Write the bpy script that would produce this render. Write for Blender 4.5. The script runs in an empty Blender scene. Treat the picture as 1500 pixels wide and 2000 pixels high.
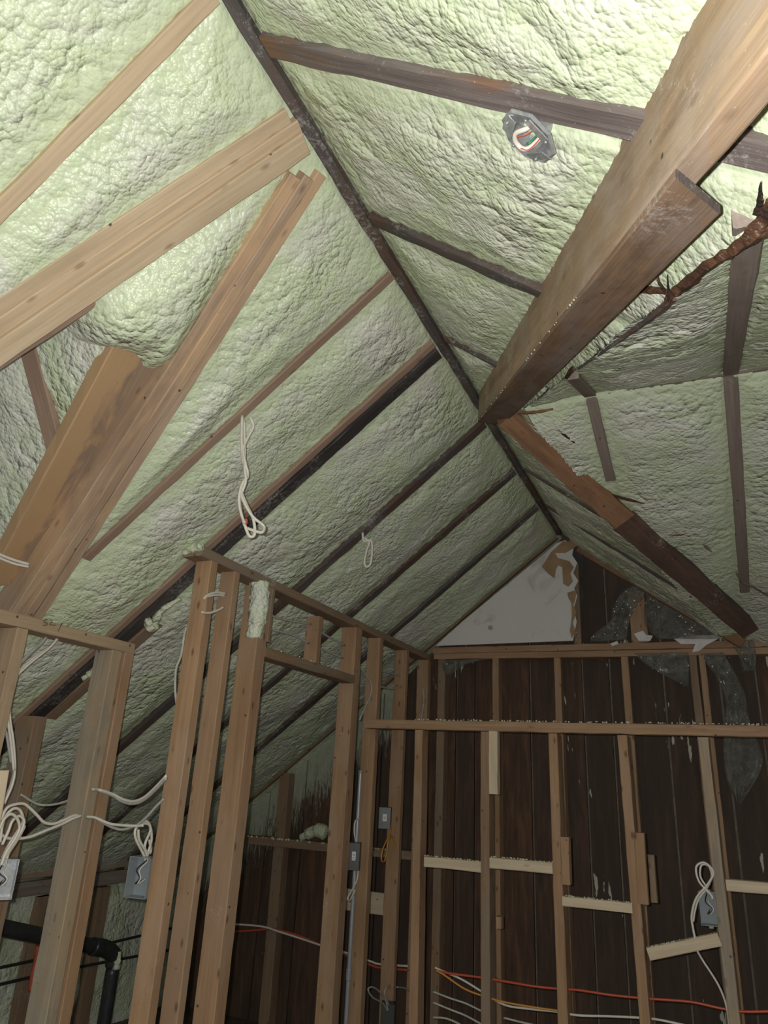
import bpy, math, random
import numpy as np
from mathutils import Vector, Matrix
random.seed(7)
sc = bpy.context.scene
COL = sc.collection
# ---------------------------------------------------------------- camera
# world: X to the right, Y along the ridge towards the gable wall, Z up, camera at the origin (eye level)
F = 1380.0
Rm = np.array([[0.91359998, -0.09762345, -0.39472108],
               [0.40343612, 0.33876315, 0.84998754],
               [0.05073824, -0.93579335, 0.34887884]])
cam_d = bpy.data.cameras.new('camera'); cam = bpy.data.objects.new('camera', cam_d); COL.objects.link(cam)
cam_d.sensor_fit = 'HORIZONTAL'; cam_d.sensor_width = 36.0; cam_d.lens = 36.0*F/1500.0
cam_d.clip_start = 0.02; cam_d.clip_end = 60
M = Matrix.Identity(4)
for i in range(3):
    M[i][0] = Rm[i][0]; M[i][1] = -Rm[i][1]; M[i][2] = -Rm[i][2]
cam.matrix_world = M
sc.camera = cam
# ---------------------------------------------------------------- world, light, exposure
w = bpy.data.worlds.new('world'); sc.world = w; w.use_nodes = True
w.node_tree.nodes['Background'].inputs[0].default_value = (0.9, 0.95, 1.0, 1)
w.node_tree.nodes['Background'].inputs[1].default_value = 0.17
fl = bpy.data.lights.new('phone_flash', 'POINT'); fl.energy = 118; fl.color = (1.0, 0.985, 0.95); fl.shadow_soft_size = 0.008
flo = bpy.data.objects.new('phone_flash', fl); COL.objects.link(flo)
flo.location = (-0.035, -0.01, 0.02)
sc.view_settings.view_transform = 'Standard'; sc.view_settings.look = 'None'
sc.view_settings.gamma = 1.0; sc.view_settings.exposure = 0.0; sc.view_settings.use_curve_mapping = False

# ---------------------------------------------------------------- geometry facts of the roof
RX, RZ, SL = -0.784, 1.531, 0.8          # main ridge x, z and main slope
CX, CY, CZ = -0.54, 2.37, 1.34           # start of the cross ridge
KN, KF = 0.388, 0.26                     # slopes of the cross gable, near and far
GY = 4.45                                # gable framing
FY = 3.50                                # front face of the low stud wall
KFX = KF/SL                             # plan slope of the far valley
ZB = -1.5                                # floor
def ray(px, py):
    c = np.array([px-750.0, py-1000.0, F]); return Rm @ c
def plane(p, P, n):
    d = ray(*p); n = np.array(n, float); return d*((np.array(P, float) @ n)/(d @ n))
def onX(p, x): return plane(p, (x, 0, 0), (1, 0, 0))
def onY(p, y): return plane(p, (0, y, 0), (0, 1, 0))
def onZ(p, z): return plane(p, (0, 0, z), (0, 0, 1))
def Lp(p, off=0.0): return plane(p, (RX, 0, RZ-off), (-SL, 0, 1))
def Rp(p, off=0.0): return plane(p, (RX, 0, RZ-off), (SL, 0, 1))
def Np(p, off=0.0): return plane(p, (0, CY, CZ-off), (0, -KN, 1))
def Fp(p, off=0.0): return plane(p, (0, CY, CZ-off), (0, KF, 1))
nL = Vector((SL, 0, -1)).normalized()      # inward normals
nR = Vector((-SL, 0, -1)).normalized()
nN = Vector((0, KN, -1)).normalized()
nF = Vector((0, -KF, -1)).normalized()

# ---------------------------------------------------------------- materials
def new_mat(name):
    m = bpy.data.materials.new(name); m.use_nodes = True
    nt = m.node_tree; b = nt.nodes['Principled BSDF']; return m, nt, b
def N(nt, t, **kw):
    n = nt.nodes.new(t)
    for k, v in kw.items():
        if k in n.inputs.keys(): n.inputs[k].default_value = v
        else: setattr(n, k, v)
    return n
def ramp(nt, src, stops):
    r = nt.nodes.new('ShaderNodeValToRGB'); e = r.color_ramp.elements
    while len(e) < len(stops): e.new(0.5)
    for el, (p, c) in zip(e, stops):
        el.position = p; el.color = (*c, 1) if len(c) == 3 else c
    nt.links.new(src, r.inputs[0]); return r
def mix(nt, f, a, b):
    m = nt.nodes.new('ShaderNodeMix'); m.data_type = 'RGBA'
    for s, i in ((f, 0), (a, 6), (b, 7)):
        if isinstance(s, (int, float)): m.inputs[i].default_value = s
        elif isinstance(s, tuple): m.inputs[i].default_value = (*s, 1)
        else: nt.links.new(s, m.inputs[i])
    return m.outputs[2]
def coords(nt, scale=(1, 1, 1), rnd=True):
    tc = nt.nodes.new('ShaderNodeTexCoord')
    v = tc.outputs['Object']
    if rnd:
        oi = nt.nodes.new('ShaderNodeObjectInfo')
        mu = N(nt, 'ShaderNodeMath', operation='MULTIPLY'); mu.inputs[1].default_value = 37.0
        nt.links.new(oi.outputs['Random'], mu.inputs[0])
        ad = N(nt, 'ShaderNodeVectorMath', operation='ADD')
        nt.links.new(v, ad.inputs[0]); nt.links.new(mu.outputs[0], ad.inputs[1]); v = ad.outputs[0]
    mp = nt.nodes.new('ShaderNodeMapping'); mp.inputs['Scale'].default_value = scale
    nt.links.new(v, mp.inputs[0]); return mp.outputs[0]
def noise(nt, vec, scale, detail=4, rough=0.6, dist=0.0):
    n = nt.nodes.new('ShaderNodeTexNoise'); n.inputs['Scale'].default_value = scale
    n.inputs['Detail'].default_value = detail; n.inputs['Roughness'].default_value = rough
    n.inputs['Distortion'].default_value = dist; nt.links.new(vec, n.inputs['Vector']); return n.outputs[0]

def foam_material(name, light, green, rough=0.36):
    m, nt, b = new_mat(name)
    v = coords(nt, rnd=False)
    big = noise(nt, v, 3.2, 5, 0.62, 0.6)
    f = ramp(nt, big, [(0.40, (0, 0, 0)), (0.62, (1, 1, 1))]).outputs[0]
    at = N(nt, 'ShaderNodeAttribute', attribute_name='fresh')
    mx = N(nt, 'ShaderNodeMath', operation='MULTIPLY_ADD'); mx.use_clamp = True
    nt.links.new(at.outputs['Fac'], mx.inputs[0]); mx.inputs[1].default_value = -0.9
    nt.links.new(f, mx.inputs[2])
    c = mix(nt, mx.outputs[0], green, light)
    fine = noise(nt, v, 26, 4, 0.6)
    c = mix(nt, ramp(nt, fine, [(0.35, (0.0,)*3), (0.75, (0.35,)*3)]).outputs[0], c, (light[0]*1.05, light[1]*1.04, light[2]*1.08))
    nt.links.new(c, b.inputs['Base Color'])
    b.inputs['Roughness'].default_value = rough
    b.inputs['Specular IOR Level'].default_value = 0.55
    # crinkled, bubbly skin
    warp = N(nt, 'ShaderNodeVectorMath', operation='ADD')
    wn = nt.nodes.new('ShaderNodeTexNoise'); wn.inputs['Scale'].default_value = 9; wn.inputs['Detail'].default_value = 3
    nt.links.new(v, wn.inputs['Vector'])
    sc_ = N(nt, 'ShaderNodeVectorMath', operation='SCALE'); sc_.inputs['Scale'].default_value = 0.028
    nt.links.new(wn.outputs['Color'], sc_.inputs[0]); nt.links.new(v, warp.inputs[0]); nt.links.new(sc_.outputs[0], warp.inputs[1])
    def mth(op, a, b_=None, c_=None):
        n = N(nt, 'ShaderNodeMath', operation=op)
        for k_, s_v in enumerate((a, b_, c_)):
            if s_v is None: continue
            if isinstance(s_v, (int, float)): n.inputs[k_].default_value = s_v
            else: nt.links.new(s_v, n.inputs[k_])
        return n.outputs[0]
    dom = []
    for s in (30, 58, 120):
        vo = nt.nodes.new('ShaderNodeTexVoronoi'); vo.feature = 'SMOOTH_F1'; vo.inputs['Scale'].default_value = s
        vo.inputs['Smoothness'].default_value = 0.12
        nt.links.new(warp.outputs[0], vo.inputs['Vector'])
        dom.append(mth('MULTIPLY', vo.outputs['Distance'], vo.outputs['Distance']))
    msk = ramp(nt, noise(nt, v, 2.6, 3, 0.55, 0.4), [(0.42, (0.12,)*3), (0.60, (1, 1, 1))]).outputs[0]
    msk2 = ramp(nt, noise(nt, v, 4.3, 3, 0.55, 0.2), [(0.40, (0.35,)*3), (0.62, (1, 1, 1))]).outputs[0]
    h1 = mth('MULTIPLY', mth('MULTIPLY', dom[0], -1.9), msk)
    h2 = mth('MULTIPLY', mth('MULTIPLY', dom[1], -1.15), msk2)
    h3 = mth('MULTIPLY', dom[2], -0.40)
    rid = nt.nodes.new('ShaderNodeTexNoise'); rid.inputs['Scale'].default_value = 16; rid.inputs['Detail'].default_value = 6
    rid.inputs['Roughness'].default_value = 0.6; rid.inputs['Distortion'].default_value = 0.15
    nt.links.new(v, rid.inputs['Vector'])
    s_ = mth('ADD', mth('ADD', h1, h2), mth('MULTIPLY_ADD', rid.outputs[0], 0.42, h3))
    s_ = mth('MULTIPLY', s_, mth('MULTIPLY_ADD', at.outputs['Fac'], -0.65, 1.0))
    bu = N(nt, 'ShaderNodeBump', Strength=1.0, Distance=0.0062); nt.links.new(s_, bu.inputs['Height'])
    nt.links.new(bu.outputs[0], b.inputs['Normal'])
    return m

def wood(name, c1, c2, spray=0.0, spray_col=(0.55, 0.57, 0.5), rough=0.75, knots=0.5, stain=None, stain_amt=0.5, bump=0.0012, grime=0.0):
    def ds(c, k=0.13, g=1.10):
        l = 0.3*c[0]+0.6*c[1]+0.1*c[2]; return tuple(min(1, (x*(1-k)+l*k)*g*q) for x, q in zip(c, (0.98, 1.01, 1.0)))
    c1 = ds(c1); c2 = ds(c2); stain = ds(stain, 0.1) if stain else None
    m, nt, b = new_mat(name)
    v = coords(nt, (1.6, 26, 26)); vr = coords(nt, (1, 1, 1)); vk = coords(nt, (8, 20, 20))
    g = noise(nt, v, 1.0, 6, 0.65, 0.6)
    fg = noise(nt, coords(nt, (4, 120, 120)), 1.0, 3, 0.6)
    c = ramp(nt, g, [(0.28, c2), (0.5, tuple((a+b_)/2 for a, b_ in zip(c1, c2))), (0.68, c1)]).outputs[0]
    c = mix(nt, ramp(nt, fg, [(0.35, (0.30,)*3), (0.6, (0, 0, 0))]).outputs[0], c, tuple(x*0.6 for x in c2))
    tv = noise(nt, coords(nt, (1.3, 5, 5)), 1.0, 3, 0.55, 0.5)
    c = mix(nt, ramp(nt, tv, [(0.34, (0.5,)*3), (0.52, (0, 0, 0))]).outputs[0], c, tuple(x*0.72 for x in c2))
    if stain:
        st = noise(nt, coords(nt, (2.2, 7, 7)), 1.0, 4, 0.6, 0.8)
        c = mix(nt, ramp(nt, st, [(0.46, (0, 0, 0)), (0.60, (stain_amt,)*3)]).outputs[0], c, stain)
    if grime:
        st = noise(nt, coords(nt, (6, 14, 14)), 1.0, 5, 0.7, 0.4)
        c = mix(nt, ramp(nt, st, [(0.5, (0, 0, 0)), (0.72, (grime,)*3)]).outputs[0], c, (0.05, 0.035, 0.025))
    if knots:
        vo = nt.nodes.new('ShaderNodeTexVoronoi'); vo.inputs['Scale'].default_value = 1.0; nt.links.new(vk, vo.inputs['Vector'])
        c = mix(nt, ramp(nt, vo.outputs['Distance'], [(0.07, (knots,)*3), (0.17, (0, 0, 0))]).outputs[0], c, (c2[0]*0.35, c2[1]*0.28, c2[2]*0.22))
        vn = nt.nodes.new('ShaderNodeTexVoronoi'); vn.inputs['Scale'].default_value = 13.0; nt.links.new(vr, vn.inputs['Vector'])
        c = mix(nt, ramp(nt, vn.outputs['Distance'], [(0.045, (0.85,)*3), (0.075, (0, 0, 0))]).outputs[0], c, (0.03, 0.022, 0.018))
    if spray:
        sn = noise(nt, vr, 90, 5, 0.8); sl = noise(nt, vr, 5, 3, 0.5)
        mm = N(nt, 'ShaderNodeMath', operation='MULTIPLY'); nt.links.new(sn, mm.inputs[0]); nt.links.new(sl, mm.inputs[1])
        lo = 0.40-0.26*spray
        c = mix(nt, ramp(nt, mm.outputs[0], [(lo, (0, 0, 0)), (lo+0.10, (0.85,)*3)]).outputs[0], c, spray_col)
        vs = nt.nodes.new('ShaderNodeTexVoronoi'); vs.inputs['Scale'].default_value = 70.0; vs.inputs['Randomness'].default_value = 1.0; nt.links.new(vr, vs.inputs['Vector'])
        c = mix(nt, ramp(nt, vs.outputs['Distance'], [(0.06, (min(1, spray*1.3),)*3), (0.11, (0, 0, 0))]).outputs[0], c, tuple(min(1, x*1.15) for x in spray_col))
    nt.links.new(c, b.inputs['Base Color'])
    b.inputs['Roughness'].default_value = rough; b.inputs['Specular IOR Level'].default_value = 0.35
    h = N(nt, 'ShaderNodeMath', operation='ADD'); nt.links.new(g, h.inputs[0]); nt.links.new(fg, h.inputs[1])
    bu = N(nt, 'ShaderNodeBump', Strength=0.6, Distance=bump); nt.links.new(h.outputs[0], bu.inputs['Height'])
    nt.links.new(bu.outputs[0], b.inputs['Normal'])
    return m
def plain(name, c, rough=0.5, metal=0.0, var=0.12, scale=30, spec=0.5):
    m, nt, b = new_mat(name)
    n = noise(nt, coords(nt), scale, 4, 0.6)
    k = ramp(nt, n, [(0.3, tuple(x*(1-var) for x in c)), (0.7, tuple(min(1, x*(1+var)) for x in c))])
    nt.links.new(k.outputs[0], b.inputs['Base Color'])
    b.inputs['Roughness'].default_value = rough; b.inputs['Metallic'].default_value = metal
    b.inputs['Specular IOR Level'].default_value = spec
    return m

M_foam = foam_material('spray_foam', (0.69, 0.705, 0.61), (0.61, 0.70, 0.465))
M_new = wood('new_spruce', (0.58, 0.425, 0.275), (0.47, 0.33, 0.20), knots=0.55, spray=0.0, bump=0.0006)
M_new2 = wood('new_spruce_streaked', (0.52, 0.355, 0.235), (0.36, 0.225, 0.14), knots=0.5, stain=(0.62, 0.38, 0.2), stain_amt=0.5, bump=0.0006)
M_pink = wood('pinkish_pine', (0.36, 0.235, 0.165), (0.28, 0.17, 0.115), knots=0.45, spray=0.08)
M_dark = wood('aged_dark_wood', (0.135, 0.11, 0.105), (0.065, 0.052, 0.049), spray=0.42, spray_col=(0.34, 0.33, 0.31), knots=0, stain=(0.12, 0.05, 0.022), stain_amt=0.5, bump=0.003)
M_rust = wood('aged_dark_wood_rusty', (0.22, 0.175, 0.165), (0.11, 0.08, 0.072), spray=0.42, spray_col=(0.42, 0.40, 0.38), knots=0, stain=(0.23, 0.09, 0.03), stain_amt=0.85, bump=0.003)
M_rotten = wood('rotten_wood', (0.20, 0.075, 0.028), (0.035, 0.016, 0.01), spray=0.22, spray_col=(0.45, 0.45, 0.38), knots=0, stain=(0.012, 0.009, 0.008), stain_amt=0.95, bump=0.006)
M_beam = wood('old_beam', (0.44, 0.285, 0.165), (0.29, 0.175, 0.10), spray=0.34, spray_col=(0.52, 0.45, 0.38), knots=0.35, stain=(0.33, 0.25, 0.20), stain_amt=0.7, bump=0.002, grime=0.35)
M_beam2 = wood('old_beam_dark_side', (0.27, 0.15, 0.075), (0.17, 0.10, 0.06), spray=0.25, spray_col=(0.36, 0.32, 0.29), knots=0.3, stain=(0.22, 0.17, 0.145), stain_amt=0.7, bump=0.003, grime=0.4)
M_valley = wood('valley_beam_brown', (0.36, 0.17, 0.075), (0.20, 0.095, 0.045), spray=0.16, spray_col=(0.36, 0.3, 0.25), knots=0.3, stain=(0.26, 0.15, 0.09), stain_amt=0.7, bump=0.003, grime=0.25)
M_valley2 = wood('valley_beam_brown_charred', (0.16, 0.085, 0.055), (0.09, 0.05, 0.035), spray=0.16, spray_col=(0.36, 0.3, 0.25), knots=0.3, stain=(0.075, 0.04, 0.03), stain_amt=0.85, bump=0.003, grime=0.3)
M_grey = wood('greyish_rafter', (0.30, 0.235, 0.20), (0.21, 0.15, 0.125), spray=0.26, spray_col=(0.42, 0.41, 0.38), knots=0.2)
M_stud = wood('old_stud', (0.43, 0.245, 0.125), (0.31, 0.165, 0.08), knots=0.75, spray=0.10, spray_col=(0.6, 0.52, 0.42), stain=(0.36, 0.235, 0.155), stain_amt=0.5, bump=0.001)
M_stud2 = wood('old_stud_dull', (0.34, 0.205, 0.115), (0.23, 0.13, 0.07), knots=0.7, spray=0.14, spray_col=(0.5, 0.46, 0.38), stain=(0.22, 0.17, 0.13), stain_amt=0.6, bump=0.001)
M_greystud = wood('weathered_grey_stud', (0.36, 0.285, 0.205), (0.27, 0.205, 0.15), knots=0.4, spray=0.12, spray_col=(0.5, 0.45, 0.38), stain=(0.42, 0.27, 0.14), stain_amt=0.5)
M_plate = wood('pale_plate', (0.44, 0.305, 0.185), (0.36, 0.235, 0.14), knots=0.3, spray=0.05)
M_block = wood('fresh_block', (0.64, 0.50, 0.34), (0.56, 0.42, 0.28), knots=0.35, spray=0.05, bump=0.0005)
M_plank = wood('orange_plank', (0.36, 0.235, 0.15), (0.25, 0.165, 0.115), knots=0.5, stain=(0.30, 0.20, 0.13), stain_amt=0.5, bump=0.0006)
M_rail = wood('old_rail', (0.42, 0.25, 0.13), (0.30, 0.165, 0.085), knots=0.4, spray=0.16, spray_col=(0.5, 0.42, 0.36), stain=(0.27, 0.13, 0.075), stain_amt=0.5)
M_cable = plain('white_cable', (0.66, 0.62, 0.55), 0.45, var=0.06)
M_cable_d = plain('grey_dusty_cable', (0.40, 0.40, 0.36), 0.6, var=0.15)
M_orange = plain('orange_cable', (0.55, 0.25, 0.05), 0.45, var=0.06)
M_red = plain('red_cable', (0.48, 0.085, 0.045), 0.4, var=0.1)
M_green = plain('green_wire', (0.03, 0.18, 0.08), 0.4)
M_black = plain('black_plastic', (0.03, 0.032, 0.033), 0.35, var=0.3)
M_metal = plain('galvanised_metal', (0.36, 0.37, 0.38), 0.3, 0.45, var=0.25, scale=60)
M_bluebox = plain('pale_plastic_box', (0.25, 0.28, 0.30), 0.35, var=0.08)
M_darkbox = plain('dark_grey_box', (0.055, 0.062, 0.062), 0.4, var=0.15)
M_conduit = plain('grey_conduit', (0.36, 0.37, 0.40), 0.4, 0.3, var=0.1)
M_label = plain('white_label', (0.75, 0.75, 0.72), 0.6)
M_ink = plain('pencil_line', (0.04, 0.035, 0.03), 0.8)
M_crumb = plain('foam_crumbs', (0.60, 0.62, 0.48), 0.6, var=0.15)
M_blob = foam_material('foam_blob', (0.60, 0.62, 0.48), (0.54, 0.60, 0.40))
M_paint = plain('white_paint', (0.66, 0.64, 0.62), 0.6)
M_paper = plain('torn_brown_paper', (0.33, 0.215, 0.12), 0.85, var=0.15, scale=12)
M_tar = plain('tar_paper', (0.035, 0.037, 0.035), 0.55, var=0.4, scale=20)
M_black_tar = wood('tarred_rafter', (0.085, 0.07, 0.068), (0.032, 0.026, 0.025), spray=0.40, spray_col=(0.26, 0.25, 0.23), knots=0, bump=0.004, rough=0.55)

def drywall_mat():
    m, nt, b = new_mat('white_drywall')
    v = coords(nt, rnd=False)
    n = noise(nt, v, 4.5, 5, 0.6, 1.0)
    c = ramp(nt, n, [(0.36, (0.52, 0.50, 0.455)), (0.44, (0.66, 0.64, 0.61)), (0.8, (0.68, 0.66, 0.64))]).outputs[0]
    nt.links.new(c, b.inputs['Base Color']); b.inputs['Roughness'].default_value = 0.8
    return m
M_dry = drywall_mat()
def plank_mat():
    m, nt, b = new_mat('dark_sheathing')
    v = coords(nt, (9, 9, 1.0), rnd=False)
    at = N(nt, 'ShaderNodeAttribute', attribute_name='plank')
    g = noise(nt, v, 3.0, 6, 0.65, 0.4)
    c = ramp(nt, g, [(0.3, (0.052, 0.034, 0.025)), (0.52, (0.10, 0.058, 0.038)), (0.70, (0.18, 0.095, 0.055))]).outputs[0]
    c = mix(nt, at.outputs['Fac'], c, (0.055, 0.044, 0.036))
    # foam spatter near the roof line (real splashes stuck to the boards)
    tc = nt.nodes.new('ShaderNodeTexCoord'); sx = nt.nodes.new('ShaderNodeSeparateXYZ'); nt.links.new(tc.outputs['Object'], sx.inputs[0])
    ab = N(nt, 'ShaderNodeMath', operation='SUBTRACT'); nt.links.new(sx.outputs[0], ab.inputs[0]); ab.inputs[1].default_value = RX
    aa = N(nt, 'ShaderNodeMath', operation='ABSOLUTE'); nt.links.new(ab.outputs[0], aa.inputs[0])
    rl = N(nt, 'ShaderNodeMath', operation='MULTIPLY_ADD'); nt.links.new(aa.outputs[0], rl.inputs[0]); rl.inputs[1].default_value = -SL; rl.inputs[2].default_value = RZ
    dd = N(nt, 'ShaderNodeMath', operation='SUBTRACT'); nt.links.new(rl.outputs[0], dd.inputs[0]); nt.links.new(sx.outputs[2], dd.inputs[1])  # distance below roof
    vs = coords(nt, (70, 70, 9), rnd=False)
    sn = noise(nt, vs, 1.0, 6, 0.8, 0.2)
    # heavy overspray on the left part
    k1 = N(nt, 'ShaderNodeMath', operation='MULTIPLY_ADD'); nt.links.new(dd.outputs[0], k1.inputs[0]); k1.inputs[1].default_value = -0.9; k1.inputs[2].default_value = 0.32
    k2 = N(nt, 'ShaderNodeMath', operation='ADD'); nt.links.new(k1.outputs[0], k2.inputs[0]); nt.links.new(sn, k2.inputs[1])
    left = ramp(nt, sx.outputs[0], [(0.0, (1, 1, 1)), (0.001, (0, 0, 0))])
    le = N(nt, 'ShaderNodeMath', operation='LESS_THAN'); nt.links.new(sx.outputs[0], le.inputs[0]); le.inputs[1].default_value = -1.95
    f1 = ramp(nt, k2.outputs[0], [(0.50, (0, 0, 0)), (0.66, (1, 1, 1))])
    ff = N(nt, 'ShaderNodeMath', operation='MULTIPLY'); nt.links.new(f1.outputs[0], ff.inputs[0]); nt.links.new(le.outputs[0], ff.inputs[1])
    gc = mix(nt, noise(nt, coords(nt, (30, 30, 14), rnd=False), 1.0, 5, 0.7), (0.20, 0.22, 0.15), (0.50, 0.53, 0.42))
    c = mix(nt, ff.outputs[0], c, gc)
    # sparse drips on the right
    vr = noise(nt, coords(nt, (50, 50, 9), rnd=False), 1.0, 2, 0.5); low = noise(nt, coords(nt, (1, 1, 1), rnd=False), 2.2, 2, 0.5)
    md = N(nt, 'ShaderNodeMath', operation='MULTIPLY'); nt.links.new(vr, md.inputs[0]); nt.links.new(low, md.inputs[1])
    xr = N(nt, 'ShaderNodeMapRange'); nt.links.new(sx.outputs[0], xr.inputs[0]); xr.inputs[1].default_value = -0.1; xr.inputs[2].default_value = 0.35; xr.inputs[3].default_value = 0.0; xr.inputs[4].default_value = 0.055
    zr = N(nt, 'ShaderNodeMapRange'); nt.links.new(sx.outputs[2], zr.inputs[0]); zr.inputs[1].default_value = 0.15; zr.inputs[2].default_value = 0.8; zr.inputs[3].default_value = -0.06; zr.inputs[4].default_value = 0.045
    a1 = N(nt, 'ShaderNodeMath', operation='ADD'); nt.links.new(md.outputs[0], a1.inputs[0]); nt.links.new(xr.outputs[0], a1.inputs[1])
    a2 = N(nt, 'ShaderNodeMath', operation='ADD'); nt.links.new(a1.outputs[0], a2.inputs[0]); nt.links.new(zr.outputs[0], a2.inputs[1])
    c = mix(nt, ramp(nt, a2.outputs[0], [(0.405, (0, 0, 0)), (0.42, (1, 1, 1))]).outputs[0], c, (0.5, 0.5, 0.40))
    nt.links.new(c, b.inputs['Base Color']); b.inputs['Roughness'].default_value = 0.75
    b.inputs['Specular IOR Level'].default_value = 0.25
    bu = N(nt, 'ShaderNodeBump', Strength=0.5, Distance=0.003); nt.links.new(g, bu.inputs['Height']); nt.links.new(bu.outputs[0], b.inputs['Normal'])
    return m
M_sheath = plank_mat()
def plastic_mat():
    m, nt, b = new_mat('cloudy_plastic_sheet')
    v = coords(nt, rnd=False)
    n = noise(nt, v, 9, 5, 0.65, 1.5)
    vo = nt.nodes.new('ShaderNodeTexVoronoi'); vo.inputs['Scale'].default_value = 38; nt.links.new(v, vo.inputs['Vector'])
    sp = ramp(nt, vo.outputs['Distance'], [(0.16, (1, 1, 1)), (0.20, (0, 0, 0))])
    lowm = ramp(nt, noise(nt, v, 3.5, 2, 0.5), [(0.47, (0, 0, 0)), (0.53, (1, 1, 1))])
    f = N(nt, 'ShaderNodeMath', operation='MULTIPLY'); nt.links.new(sp.outputs[0], f.inputs[0]); nt.links.new(lowm.outputs[0], f.inputs[1])
    c = mix(nt, f.outputs[0], (0.20, 0.20, 0.175), (0.7, 0.7, 0.62))
    nt.links.new(c, b.inputs['Base Color']); b.inputs['Roughness'].default_value = 0.25
    al = ramp(nt, n, [(0.36, (0.16,)*3), (0.68, (0.55,)*3)])
    am = N(nt, 'ShaderNodeMath', operation='MAXIMUM'); nt.links.new(al.outputs[0], am.inputs[0]); nt.links.new(f.outputs[0], am.inputs[1])
    nt.links.new(am.outputs[0], b.inputs['Alpha'])
    bu = N(nt, 'ShaderNodeBump', Strength=1.0, Distance=0.02); nt.links.new(n, bu.inputs['Height']); nt.links.new(bu.outputs[0], b.inputs['Normal'])
    return m
M_plastic = plastic_mat()

# ---------------------------------------------------------------- mesh helpers
def tag(o, label=None, cat=None, group=None, kind=None):
    if label: o['label'] = label
    if cat: o['category'] = cat
    if group: o['group'] = group
    if kind: o['kind'] = kind
    return o
def link(name, me, mat=None, parent=None, mw=None):
    o = bpy.data.objects.new(name, me); COL.objects.link(o)
    if mat: me.materials.append(mat)
    if mw is not None: o.matrix_world = mw
    if parent is not None:
        o.parent = parent
        o.matrix_parent_inverse = parent_world(parent).inverted()
    return o
_pw = {}
def parent_world(p):
    return _pw.get(p.name, Matrix.Translation(p.location) if p.type == 'EMPTY' else p.matrix_basis)
def mesh(name, vs, fs, smooth=False):
    me = bpy.data.meshes.new(name); me.from_pydata([tuple(map(float, v)) for v in vs], [], fs); me.update()
    if smooth: me.polygons.foreach_set('use_smooth', [True]*len(me.polygons))
    return me
def empty(name, loc, label, cat, group=None):
    o = bpy.data.objects.new(name, None); COL.objects.link(o); o.location = loc; o.empty_display_size = 0.05
    _pw[name] = Matrix.Translation(Vector(loc))
    o2 = tag(o, label, cat, group); _pw[o.name] = Matrix.Translation(Vector(loc)); return o2
def frame(A, B, n):
    A = Vector(A); B = Vector(B); x = (B-A).normalized(); n = Vector(n)
    z = (n-x*n.dot(x)).normalized(); y = z.cross(x)
    m = Matrix.Identity(4)
    for i in range(3): m[i][0] = x[i]; m[i][1] = y[i]; m[i][2] = z[i]; m[i][3] = A[i]
    return m, (B-A).length
def board_mesh(name, Ln, w, t, seed=0, jit=0.0012, ch=0.003, taper=(1, 1)):
    rnd = random.Random(seed); n = max(2, int(Ln/0.07)); vs = []; fs = []
    ch = min(ch, w*0.2, t*0.2)
    prof = [(-w/2+ch, 0), (w/2-ch, 0), (w/2, -ch), (w/2, -t+ch), (w/2-ch, -t), (-w/2+ch, -t), (-w/2, -t+ch), (-w/2, -ch)]
    bow = (rnd.uniform(-1, 1)*0.0015*Ln, rnd.uniform(-1, 1)*0.001*Ln)
    for i in range(n+1):
        u = i/n; s = math.sin(u*math.pi)
        k = taper[0]+(taper[1]-taper[0])*u
        for (y, z) in prof:
            vs.append((u*Ln, y*k+bow[0]*s+rnd.uniform(-jit, jit), z+bow[1]*s+rnd.uniform(-jit, jit)*0.6))
    for i in range(n):
        for j in range(8):
            a = i*8+j; b_ = i*8+(j+1) % 8; fs.append((a, a+8, b_+8, b_))
    fs.append(tuple(range(8))); fs.append(tuple(reversed(range(n*8, n*8+8))))
    me = mesh(name, vs, fs)
    return me
_seed = [0]
def board(name, A, B, w, t, n, mat, label=None, cat='board', parent=None, group=None, jit=0.0012, taper=(1, 1)):
    """A-B run along the middle of the visible face, n points out of that face."""
    _seed[0] += 1
    mw, Ln = frame(A, B, n)
    o = link(name, board_mesh(name, Ln, w, t, _seed[0], jit, taper=taper), mat, parent, mw)
    if parent is None: tag(o, label, cat, group)
    elif label: o['label'] = label
    return o
def strip(name, e1a, e1b, e2a, e2b, fn, n, t, mat, off=0.0, **kw):
    """board whose face lies in a roof plane between two edge lines"""
    a1, b1, a2, b2 = [Vector(fn(p, off)) for p in (e1a, e1b, e2a, e2b)]
    A = (a1+a2)/2; B = (b1+b2)/2; x = (B-A).normalized()
    wa = ((a1-a2)-x*(a1-a2).dot(x)).length; wb = ((b1-b2)-x*(b1-b2).dot(x)).length
    return board(name, A, B, (wa+wb)/2, t, n, mat, **kw)
def catmull(P, k=8):
    P = [np.array(p, float) for p in P]; P = [2*P[0]-P[1]]+P+[2*P[-1]-P[-2]]; out = []
    for i in range(1, len(P)-2):
        p0, p1, p2, p3 = P[i-1:i+3]
        for j in range(k):
            t = j/k
            out.append(0.5*((2*p1)+(-p0+p2)*t+(2*p0-5*p1+4*p2-p3)*t*t+(-p0+3*p1-3*p2+p3)*t**3))
    out.append(P[-2]); return out
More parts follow.
